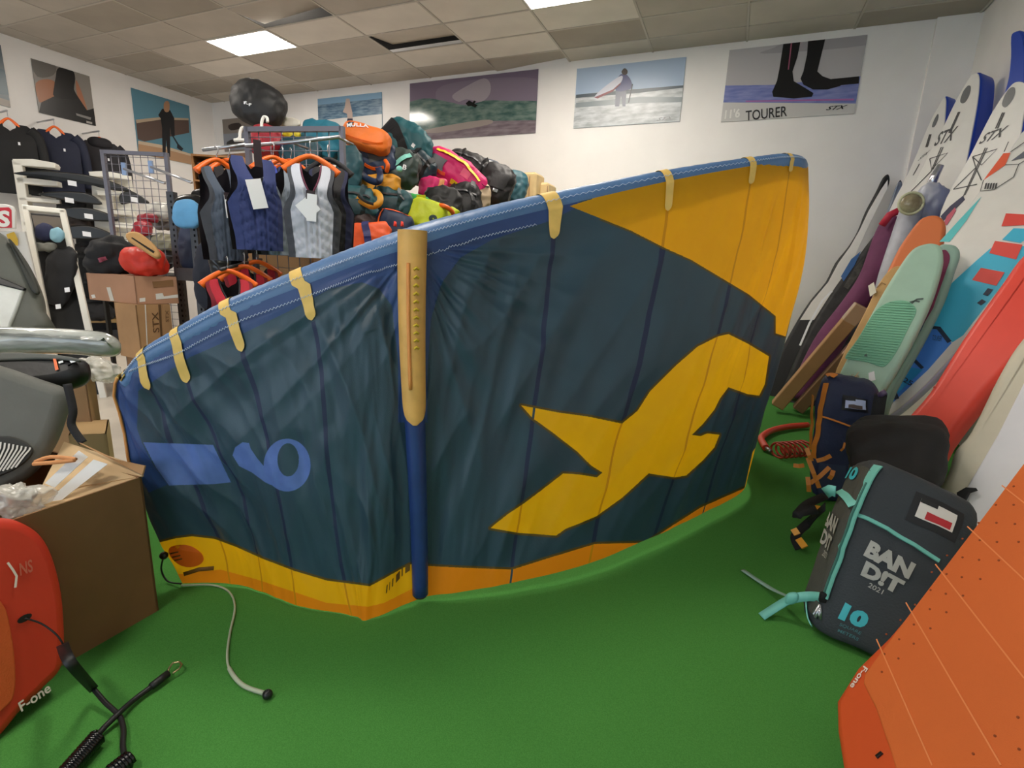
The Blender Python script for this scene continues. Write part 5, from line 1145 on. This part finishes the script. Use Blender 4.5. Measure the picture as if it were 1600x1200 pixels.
# mint foil boards
mint = M('mint_board', '#a3c6b4', .55, var=.03); mintp = M('mint_pad', '#7fbd9f', .8, bump=.3, bscale=120)
def fboard(lab, O, n, out, thick, body, rnd=.03):
    pl = Plane(O, n); e = empty('foil_board', pl.w(*out[0]), lab, 'surfboard'); q = crom([pl.px(*p) for p in out], 4, True)
    e.location.z = max(CZ, min(pl.pt(p).z for p in q)); ORG[e] = V(e.location); mk('body', *slab(pl, q, thick, rnd, 4), body, e); return pl, e
NM = V((-.34, -.86, .38))
plF, eF = fboard('mint green foil board with ribbed pad leaning in front of the boards', at_y(1390, 520, 4.62), NM, ((1448, 379), (1432, 384), (1420, 394), (1405, 415), (1380, 455), (1350, 510), (1320, 565), (1300, 610), (1278, 690), (1330, 700), (1372, 626), (1400, 580), (1430, 525), (1455, 470), (1468, 430), (1474, 402), (1470, 384), (1460, 379)), .11, mint)
padq = ((1400, 470), (1385, 474), (1370, 484), (1358, 500), (1340, 530), (1321, 557), (1328, 562), (1355, 566), (1375, 573), (1386, 570), (1402, 548), (1420, 512), (1431, 490), (1430, 480), (1418, 471))
q = crom([plF.px(*p) for p in padq], 4, True); pad = mk('grip_pad', *slab(plF, q, .008, .003, 2, .006), mintp, eF)
vf = []
xs = [p.y for p in q]; y0, y1 = min(xs), max(xs)
for k in range(1, 26):
    y = y0+(y1-y0)*k/26; hit = []
    for i in range(len(q)):
        a, b = q[i-1], q[i]
        if (a.y-y)*(b.y-y) < 0: hit.append(a.x+(b.x-a.x)*(y-a.y)/(b.y-a.y))
    if len(hit) >= 2: vf.append(tube([plF.pt((min(hit)+.008, y), .007), plF.pt((max(hit)-.008, y), .007)], .004, 4))
rb_ = mk('grip_ribs', *join(*vf), mintp, pad); rb_['kind'] = 'stuff'
strokes('emblem_mark', plF, [[(1421, 473), (1428, 471), (1433, 468), (1443, 467)], [(1429, 470), (1437, 472)], [(1428, 471), (1424, 475)]], 2.6, M('mark_grey', '#4f5f5a', .6), eF, .004)
text_on('lettering', plF, 'slice', (1326, 593), (1342, 592), (1327, 585), M('mark_tan', '#a98b62', .6), eF, off=.004, bold=0); decal('emblem_bolt', plF, ((1343, 580), (1337, 590), (1341, 596), (1328, 595), (1336, 588)), M('mark_peach', '#d9b48a', .6), eF, .003)
decal('white_tag', plF, ((1357, 583), (1366, 580), (1368, 594), (1358, 596)), tagw, eF, .004); decal('pad_mark', plF, ((1350, 557), (1354, 553), (1356, 558)), M('mark_grey', '#4f5f5a', .6), eF, .012)
plG, eG = fboard('second mint board with a burgundy pad leaning behind the ribbed one', at_y(1470, 480, 4.95), NM, ((1480, 380), (1468, 382), (1450, 400), (1420, 460), (1370, 560), (1330, 660), (1370, 680), (1400, 610), (1440, 540), (1475, 470), (1492, 420), (1500, 395), (1494, 383)), .1, M('mint_dim', '#93b5a8', .55))
decal('burgundy_pad', plG, ((1474, 391), (1481, 394), (1484, 405), (1478, 425), (1462, 470), (1455, 487), (1430, 520), (1440, 440), (1462, 400)), M('burgundy', '#6e1d45', .6), eG, .006, sm=3); decal('navy_pad', plG, ((1452, 488), (1440, 515), (1395, 590), (1380, 600), (1400, 540)), M('pad_navy', '#24466a', .6), eG, .006)
plI, eI = fboard('orange foil board behind the mint boards', at_y(1420, 380, 5.55), NM, ((1455, 335), (1440, 340), (1428, 352), (1405, 385), (1385, 425), (1340, 520), (1300, 640), (1390, 640), (1440, 480), (1468, 400), (1478, 355), (1470, 338)), .09, M('board_apricot', '#dd7a46', .55))
plN, eN = fboard('tan wooden board section under the orange board', at_y(1390, 440, 5.42), NM, ((1396, 417), (1375, 440), (1355, 480), (1300, 600), (1350, 620), (1400, 520), (1420, 440), (1418, 418)), .05, M('tan_board', '#c9a066', .6, var=.08), .01)
strokes('cut_line', plN, [[(1370, 450), (1378, 442), (1384, 445)]], 1.4, M('tan_dark', '#8a6a40', .6), eN, .004)
sheet('paper_tag', [plN.w(1357, 448, .02), plN.w(1366, 443, .03), plN.w(1370, 459, .03), plN.w(1360, 465, .02)], M('paper_cream', '#d8d3c4', .6), eN, .002)
# red inflatable
plH, eH = fboard('long red inflatable board leaning beside the white sheeted bag', at_y(1500, 560, 4.35), V((-.60, -.60, .53)), ((1680, 330), (1600, 392), (1560, 445), (1500, 530), (1450, 610), (1402, 668), (1370, 740), (1440, 760), (1480, 690), (1530, 625), (1590, 560), (1680, 460)), .16, M('board_coral', '#ec4a3a', .42, var=.02), .05)
decal('valve_mark', plH, ((1458, 605), (1461, 603), (1463, 605), (1459, 607)), M('valve_red', '#b8352d', .5), eH, .003)
# white sheeted bag
plW, eW = fboard('large off-white sheeted board bag leaning at the right wall', at_y(1540, 640, 3.55), V((-.55, -.62, .56)), ((1690, 430), (1600, 520), (1560, 580), (1515, 670), (1490, 700), (1478, 735), (1462, 770), (1440, 860), (1560, 900), (1690, 800)), .12, M('sheet_cream', '#cfc9b6', .75, var=.06, vscale=3, bump=.25, bscale=9), .05)
eW.name = 'board_bag'; eW['category'] = 'board bag'
tslab('white_panel', plW, ((1690, 470), (1600, 600), (1560, 680), (1525, 740), (1495, 790), (1480, 860), (1560, 880), (1690, 790)), .02, M('sheet_white', '#dedee4', .7, var=.04, vscale=3, bump=.4, bscale=7), eW, .008, front=.012)
tslab('black_strap_end', plW, ((1500, 776), (1514, 768), (1530, 769), (1532, 772), (1520, 776), (1514, 788), (1500, 786)), .02, blackc, eW, .005, front=.06)
# slim board bag on the back wall and neighbours
PKW = Plane(at_y(1330, 400, 7.6), (-.15, -.96, .22))
ek = empty('board_bag', V((*PKW.w(1270, 500).xy, CZ)), 'white slim board bag with black edging leaning on the back wall', 'board bag')
out = ((1389, 271), (1380, 276), (1368, 300), (1352, 330), (1340, 360), (1325, 385), (1305, 410), (1290, 440), (1265, 470), (1240, 510), (1215, 560), (1200, 620), (1245, 630), (1270, 560), (1290, 500), (1312, 440), (1340, 385), (1360, 345), (1378, 310), (1390, 285))
tslab('body', PKW, out, .14, M('bagw_black', '#222326', .6), ek, .04, sm=3, smooth=True)
tslab('white_panel', PKW, ((1387, 281), (1376, 297), (1357, 330), (1343, 360), (1328, 386), (1310, 411), (1294, 441), (1268, 472), (1250, 500), (1272, 500), (1292, 478), (1312, 446), (1336, 400), (1358, 352), (1376, 316), (1387, 295)), .01, M('bagw_white', '#e6e4e0', .5, var=.03), ek, .004, front=.008)
PK2 = Plane(at_y(1320, 480, 7.25), (-.2, -.95, .24))
e2 = empty('board_bag', V((*PK2.w(1290, 560).xy, CZ)), 'black board bag with blue and camouflage patches behind the purple roll', 'board bag')
tslab('body', PK2, ((1392, 330), (1370, 360), (1340, 400), (1310, 440), (1290, 470), (1260, 520), (1225, 600), (1210, 640), (1290, 645), (1330, 560), (1370, 460), (1395, 380)), .1, M('bagk_black', '#131316', .6, col2='#2c2c2e', vscale=9), e2, .05, sm=3, smooth=True)
decal('blue_patch', PK2, ((1345, 393), (1335, 415), (1318, 440), (1314, 432), (1330, 405)), M('bag_cobalt', '#2a5f9c', .5), e2, .005); decal('camo_patch', PK2, ((1352, 400), (1345, 425), (1325, 452), (1318, 448), (1335, 420)), M('camo', '#55544f', .6, col2='#222222', vscale=14), e2, .005)
strokes('white_piping', PK2, [[(1300, 455), (1285, 470), (1265, 505), (1250, 540)]], 3, tagw, e2, .006)
PK3 = Plane(at_y(1395, 320, 7.66), (-.2, -.95, .24))
e3 = empty('board_bag', V((*PK3.w(1370, 500).xy, CZ)), 'slim blue grey board bag beside the white one', 'board bag')
tslab('body', PK3, ((1408, 280), (1400, 290), (1385, 330), (1365, 375), (1340, 430), (1300, 520), (1270, 640), (1320, 640), (1350, 520), (1380, 430), (1400, 360), (1410, 300)), .08, M('bag_bluegrey', '#6f7f9c', .6, col2='#b9b6b0', vscale=2), e3, .03, sm=3, smooth=True)
# purple roll
P = crom([at_y(1408, 342, 6.75), at_y(1392, 375, 6.75), at_y(1366, 430, 6.7), at_y(1332, 480, 6.7), at_y(1292, 540, 6.75), at_z(1250, 628, .13)], 6)
ep = empty('sail_roll', V((P[-1].x, P[-1].y, CZ)), 'purple rolled sail bag leaning beside the cardboard tubes', 'sail bag')
mk('body', *tube(P, lambda t: .15+.02*math.sin(t*9)-.02*t, 16), M('purple_cloth', '#6b2f58', .7, var=.1, bump=.5, bscale=8), ep)
mk('red_cuff', *tube([at_y(1378, 352, 6.58), at_y(1390, 336, 6.58), at_y(1405, 329, 6.58)], .035, 8), M('cuff_red', '#b8203c', .6), ep)
# wrapped pole with clear cap and silver bag
ec = empty('wrapped_pole', V((*at_y(1430, 345, 6.2).xy, CZ)), 'silver wrapped pole with a clear plastic end cap behind the purple roll', 'pole')
mk('pole', *tube([at_y(1428, 318, 6.5), at_y(1390, 430, 6.55), at_y(1360, 540, 6.6)], .1, 12), M('wrap_grey', '#b9bcc8', .5, var=.1, bump=.4, bscale=10), ec)
mk('end_cap', *ball(at_y(1423, 318, 6.4), .1, 10, sy=.6), M('cap_clear', '#bfb89a', .2, col2='#8a7d62', vscale=9), ec); mk('cap_ring', *tube([at_y(1423, 318, 6.32)+V((.1*math.cos(a), -.01, .1*math.sin(a))) for a in [k*math.pi/10 for k in range(21)]], .012, 6), M('cap_rim', '#c6c8a8', .3), ec)
b_ = Bag.block(at_y(1454, 318, 6.55), V((.15, .03, -.05)), V((0, .08, 0)), V((.06, 0, .17)), e=2.6, amp=.03, freq=7, seed=5)
eb = empty('silver_bag', at_y(1454, 350, 6.7), 'crumpled silver grey bag between the purple roll and white boards', 'bag'); mk('body', *b_.mesh(14), M('silver_cloth', '#c6c8d2', .35, col2='#9aa2bd', vscale=3), eb)
mk('foil_neck', *tube([at_y(1450, 300, 6.6), at_y(1460, 276, 6.6), at_y(1470, 258, 6.6)], lambda t: .05-.02*t, 10), M('foil', '#c2c4ca', .15, metal=.7, bump=.8, bscale=20), eb)
# two long cardboard tubes
def longbox(lab, a, b, w, h, m):
    a, b = V(a), V(b); t = (b-a).normalized(); s = t.cross(V((0, 1, 0))).normalized(); n = s.cross(t)
    e = empty('cardboard_tube', a, lab, 'box', 'long cartons leaning by the kite'); mk('body', *rbox((a+b)/2, (b-a)/2, s*w, n*h, .008), m, e, smooth=False)
    mk('end_tape', *rbox(b-t*.1, t*.1, s*(w+.002), n*(h+.002), .008), M('shiny_tape', '#b79b80', .15), e, smooth=False); return e
longbox('long square cardboard box with shiny tape at its upper end', at_z(1214, 634, .09), at_y(1347, 478, 6.2), .068, .06, card)
longbox('darker long cardboard box lying under the taped one', at_z(1246, 640, .09), at_y(1345, 532, 6.2), .06, .055, M('cardboard_darker', '#7a5d42', .85))  # darker brown than the taped box
# black bags on the floor, backpack with orange straps, grey bag
def corners(fbl, fbr, ftl, ftr, depth):
    """eight corners from the four front ones and a depth vector; order x,y(front,back),z"""
    d = V(depth); return [fbl, ftl, fbl+d, ftl+d, fbr, ftr, fbr+d, ftr+d]
e4 = empty('duffel_bag', at_z(1400, 800, CZ), 'plain black duffel bag between the navy backpack and the grey bag', 'bag')
b4 = Bag(corners(at_y(1325, 790, 3.0), at_y(1470, 800, 2.95), at_y(1318, 668, 3.3), at_y(1490, 672, 3.2), (.12, .45, .0)), e=4, amp=.02, freq=5, seed=11); mk('body', *b4.mesh(16), M('duffel_black', '#121114', .75, var=.1, bump=.15, bscale=40), e4)
ostr = M('strap_orange', '#c9792a', .6); nvy = M('pack_navy', '#1a2342', .65, var=.08, bump=.2, bscale=60); nvy2 = M('pack_navy_side', '#2a3450', .7, var=.08)
e5 = empty('backpack', at_z(1290, 790, CZ), 'navy kite backpack with orange straps and clear card pocket', 'backpack')
c5_ = corners(at_z(1292, 792, CZ), at_z(1370, 790, CZ), at_y(1276, 586, 3.95), at_y(1378, 604, 3.95), (.06, .30, .0))
c5_[0] = at_z(1254, 786, CZ); b5 = Bag(c5_, e=5, amp=.014, freq=6, seed=12); mk('body', *b5.mesh(18), nvy, e5)
def ft(x, z): return (x, -1, z)
b5.strap('shoulder_strap', [(-.75, -1, 1), ft(-.72, .75), ft(-.78, .4), ft(-.84, 0), ft(-.86, -.3)], .035, ostr, e5, off=.012)
b5.strap('shoulder_strap', [(-1, -.6, .62), (-1, -.3, .3), (-1, -.2, 0), (-1, -.2, -.2)], .03, ostr, e5, off=.03)
b5.strap('zip_line', [ft(-.72, .38), ft(-.3, .33), ft(.3, .27), ft(.8, .22)], .012, ostr, e5, off=.006)
b5.patch('card_pocket', F_, .52, .78, -.15, .62, M('pocket_dark', '#15151d', .3), e5, off=.006); b5.patch('card', F_, .56, .73, -.05, .55, M('card_lilac', '#b8bfe0', .3), e5, off=.010); b5.patch('card_print', F_, .56, .62, .05, .45, M('card_print', '#5a4a48', .5), e5, off=.012); b5.patch('card_print', F_, .69, .73, -.05, .25, M('card_print2', '#202028', .5), e5, off=.012)
b5.patch('hip_pocket', F_, -.95, -.3, -.6, .1, nvy2, e5, off=.03); b5.patch('side_pocket', F_, -.35, .1, .25, .98, nvy2, e5, off=.02)
for i, (a, b) in enumerate((((1262, 715), (1280, 762)), ((1266, 755), (1296, 730)), ((1260, 700), (1268, 720)), ((1276, 720), (1298, 712)), ((1240, 727), (1256, 727)), ((1302, 735), (1296, 748)), ((1264, 768), (1262, 745)))):
    p, q_ = at_y(*a, 3.66), at_y(*b, 3.66); mk('webbing', *ribbon([p, (p+q_)/2+V((0, -.015, 0)), q_], V((-.2, -1, .2)), .026, .004), ostr, e5, smooth=False)
strp = [at_y(1320, 692, 3.62), at_y(1318, 700, 3.6), at_y(1314, 704, 3.62)]; mk('webbing', *ribbon(strp, V((-.2, -1, .2)), .012, .004), ostr, e5, smooth=False)
mk('hip_belt', *ribbon(crom([at_y(1290, 775, 3.55), at_y(1262, 788, 3.2), at_y(1246, 805, 3.0), at_y(1252, 800, 3.0), at_y(1275, 796, 3.1)], 6), V((-.3, -1, .5)), .05, .006), blackc, e5)
mk('hip_belt', *ribbon(crom([at_y(1290, 792, 3.1), at_z(1262, 818, .1), at_z(1243, 838, .06), at_z(1250, 858, .03)], 6), V((-.3, -.6, .7)), .05, .006), blackc, e5)
for a, b in (((1240, 827), (1246, 836)), ((1248, 843), (1258, 856)), ((1277, 792), (1274, 801))):
    mk('buckle', *ribbon([at_z(*a, .09), at_z(*b, .07)], V((-.3, -.6, .7)), .035, .012), M('buckle_amber', '#e09a2e', .4), e5, smooth=False)
b5.strap('top_handle', [(-.7, -.6, 1), (-.55, -.6, 1.0), (-.4, -.7, 1)], .05, ostr, e5, off=.012)
mk('side_clip', *tube([at_y(1372, 620, 3.9), at_y(1380, 614, 3.85), at_y(1384, 612, 3.85)], .02, 6), M('clip_lilac', '#5a4a6a', .4), e5); mk('side_strap', *ribbon(crom([at_y(1376, 616, 3.88), at_y(1372, 640, 3.86), at_y(1366, 680, 3.84)], 5), V((0, -1, 0)), .07, .006), blackc, e5)
# grey kite bag
grey = M('kitebag_grey', '#2e3338', .7, var=.08, vscale=3, bump=.2, bscale=120); greys = M('kitebag_side', '#43443f', .8, var=.06, bump=.25, bscale=150); mt = M('kitebag_mint', '#6db8ad', .6); slv = M('kitebag_silver', '#a5a39c', .4); cyan = M('kitebag_cyan', '#3bb0bd', .5)
e6 = empty('kite_bag', at_z(1330, 1030, CZ), 'dark grey kite bag with mint zip and large printed lettering', 'kite bag')
fbl, fbr = at_z(1262, 985, CZ+.03), at_z(1432, 1062, CZ+.02)
ftl, ftr = at_y(1366, 708, 2.5), at_y(1545, 796, 2.42)
bbl, btl = at_z(1240, 955, CZ+.04), at_y(1330, 708, 2.78)
c6_ = [fbl, ftl, bbl, btl, fbr, ftr, fbr+(bbl-fbl)+V((.1, .1, 0)), ftr+(btl-ftl)+V((.1, .05, 0))]
b6 = Bag(c6_, e=7, amp=.008, freq=5, seed=13); mk('body', *b6.mesh(24), grey, e6)
b6.patch('side_gusset', (0, -1), -.88, .88, -.88, .9, greys, e6, off=.004, n=12)
b6.strap('zip', [(-.9, -.92, 1), (-1, -1, .75), (-1, -1, .4), (-1, -1, 0), (-1, -1, -.4), (-1, -1, -.68)], .045, mt, e6, off=.004)
b6.strap('zip_teeth', [(-1, -1, .75), (-1, -1, .4), (-1, -1, 0), (-1, -1, -.4), (-1, -1, -.66)], .008, M('zip_dark', '#3c6f68', .5), e6, off=.01)
b6.strap('mint_band', [(-1, -.9, .42), (-1, -.3, .46), (-1, .5, .5), (-1, .9, .52)], .045, mt, e6, off=.006)
b6.strap('mint_line', [(-.96, -1, .34), (-.5, -1, .33), (0, -1, .3), (.6, -1, .25)], .018, mt, e6, off=.006)
b6.strap('mint_corner', [(-1, .1, -.8), (-1, -.3, -.95), (-.9, -.6, -1)], .03, mt, e6, off=.006)
b6.patch('window_frame', F_, .5, .86, -.12, .72, M('window_black', '#141518', .6), e6, off=.005); b6.patch('window_card', F_, .57, .78, .0, .6, M('card_white', '#d9d3cc', .3), e6, off=.009); b6.patch('card_print', F_, .58, .66, .15, .55, M('card_red', '#b3262e', .5), e6, off=.011); b6.patch('card_print', F_, .73, .78, .0, .28, M('card_black', '#1b1a1c', .5), e6, off=.011)
b6.text('lettering', F_, 'BAN', (-.02, -.52), (-.03, .78), (.17, .02), slv, e6, bold=.06, off=.008); b6.text('lettering', F_, 'D!T', (-.22, -.46), (-.03, .68), (.17, .02), slv, e6, bold=.06, off=.008); b6.text('lettering', F_, '2021', (-.30, -.28), (-.01, .26), (.05, .01), slv, e6, bold=.01, off=.008)
b6.text('lettering', F_, '10', (-.74, -.56), (-.02, .48), (.2, .03), cyan, e6, bold=.07, off=.008); b6.text('lettering', F_, 'SQUARE', (-.83, -.5), (-.01, .4), (.05, .01), M('ink_dimteal', '#3a6f74', .6), e6, bold=.01, off=.008); b6.text('lettering', F_, 'METERS', (-.92, -.5), (-.01, .4), (.05, .01), MATS['ink_dimteal'], e6, bold=.01, off=.008)
SD = (0, -1)
b6.text('lettering', SD, 'BAN', (.75, .06), (-1.2, -.03), (0, .17), slv, e6, bold=.05, off=.012); b6.text('lettering', SD, 'D!T', (.7, -.14), (-1.1, -.03), (0, .17), slv, e6, bold=.05, off=.012); b6.text('lettering', SD, '2021', (.1, -.24), (-.5, 0), (0, .06), slv, e6, bold=.01, off=.012)
b6.text('lettering', SD, '10', (.7, .66), (-.9, 0), (0, .18), cyan, e6, bold=.05, off=.012)
k0 = at_z(1237, 935, .12)
mk('compression_strap', *ribbon(crom([b6.pt(-1, -.95, -.66, off=.01), b6.pt(-1, -.2, -.68, off=.02), k0], 5), [V((-.6, -.8, .3))]*11, .04, .005), mt, e6)
mk('knot', *Bag.block(k0, V((.025, 0, .01)), V((0, .02, 0)), V((0, 0, .028)), e=2.5, amp=.004).mesh(6), mt, e6)
mk('strap_tail', *ribbon(crom([k0, at_z(1215, 948, .06), at_z(1190, 964, .015)], 5), V((-.4, -.5, .7)), .038, .005), mt, e6)
mk('strap_tail', *ribbon(crom([k0, at_z(1212, 924, .05), at_z(1190, 911, .03), at_z(1160, 891, .015)], 5), V((0, -.2, 1)), .022, .004), M('strap_grey', '#8fb0a6', .6), e6)
mk('strap_tail', *ribbon([at_y(1290, 770, 2.62), at_y(1298, 766, 2.6), at_y(1306, 768, 2.58)], V((-.3, -1, .2)), .05, .005), mt, e6)
for dx in (0, .02): mk('zip_pull', *tube([b6.pt(-1, -1, -.72, off=.02)+V((0, 0, -.01)), b6.pt(-1, -1, -.78, off=.03)+V((dx-.01, -.01, -.02)), b6.pt(-1, -1, -.8, off=.03)+V((dx, -.01, -.03)), b6.pt(-1, -1, -.74, off=.02)], .006, 6), steel, e6)
mk('zip_slider', *rbox(b6.pt(-1, -1, -.66, off=.015), V((.014, 0, 0)), V((0, .01, 0)), V((0, 0, .022)), .004), blackc, e6)
# red coiled leash on the carpet
e7 = empty('leash', at_z(1220, 700, CZ), 'red coiled leash lying on the carpet beside the navy backpack', 'leash'); rl = M('leash_red', '#d8402a', .35)
mk('cuff_tube', *tube(crom([at_z(x, y, CZ+.04) for x, y in ((1262, 664), (1230, 667), (1205, 673), (1190, 683), (1192, 692), (1197, 700))], 6), .03, 10), rl, e7)
mk('swivel', *tube([at_z(1197, 700, .05), at_z(1204, 705, .04)], .016, 8), steel, e7)
c0, c1_ = at_z(1212, 704, .07), at_z(1262, 700, .07); ax = c1_-c0; s2 = ax.cross(V((0, 0, 1))).normalized()
mk('coil', *tube([c0+ax*(k/150)+V((0, 0, .06*math.cos(k*.28)))+s2*(.09*math.sin(k*.28)) for k in range(151)], .010, 6), M('coil_red', '#b23a2a', .25), e7)
# big orange board in the foreground
plO = Plane.through(at_y(1310, 1120, 1.72), at_y(1600, 740, 2.12), at_y(1600, 1200, 1.38))
eO = empty('foil_board', at_z(1312, 1150, CZ), 'large matt orange foil board with grooved pad leaning in front of the kite bag', 'surfboard')
orm = M('board_tangerine', '#d4662a', .75, var=.03, vscale=4, bump=.15, bscale=300); orr = M('board_rust', '#cf4f1e', .6)
q = [plO.px(*p) for p in ((1600, 725), (1480, 880), (1385, 992), (1336, 1040), (1302, 1094), (1303, 1140), (1312, 1200), (1330, 1280), (1500, 1420), (1800, 1300), (1850, 800), (1700, 600))]
mk('body', *slab(plO, q, .11, .03, 5), orr, eO)
tslab('deck_pad', plO, ((1606, 722), (1480, 888), (1395, 1000), (1354, 1056), (1352, 1070), (1372, 1110), (1396, 1180), (1430, 1300), (1600, 1400), (1780, 1250), (1800, 800), (1700, 640)), .012, orm, eO, .006, front=.010)
grv = M('pad_groove', '#e58a52', .8)
for a, b in (((1374, 1002), (1462, 1200)), ((1420, 945), (1570, 1200)), ((1466, 885), (1606, 1064)), ((1516, 826), (1606, 910)), ((1570, 762), (1606, 790))): strokes('groove_line', plO, [[a, b]], 1.8, grv, eO, .0115)
dots = [c for c in ((1588, 763), (1560, 792), (1588, 792), (1533, 820), (1561, 820), (1590, 822), (1508, 845), (1535, 847), (1562, 850), (1596, 850), (1484, 871), (1508, 874), (1534, 878), (1565, 879), (1460, 897), (1483, 900), (1507, 905), (1536, 908), (1458, 925), (1482, 931), (1509, 934), (1434, 948), (1457, 955), (1483, 960), (1411, 972), (1432, 979), (1458, 985), (1389, 994), (1409, 1002), (1432, 1009), (1386, 1025), (1408, 1032), (1382, 1053), (1596, 1125), (1560, 1154), (1526, 1182), (1598, 1175))]
dm = M('pad_hole', '#8a3d14', .8)
for x, y in dots:
    c = plO.px(x, y); decal2('drain_hole', plO, [c+V((.0035*math.cos(a), .0035*math.sin(a))) for a in [k*math.pi/4 for k in range(8)]], dm, eO, .0115)
text_on('lettering', plO, 'F-one', (1351, 1041), (1329, 1073), (1358, 1046), wh, eO, off=.004, bold=.02)
tslab('plug', plO, ((1369, 1182), (1378, 1175), (1381, 1178), (1372, 1186)), .006, M('plug_black', '#141214', .4), eO, .001, front=.006)
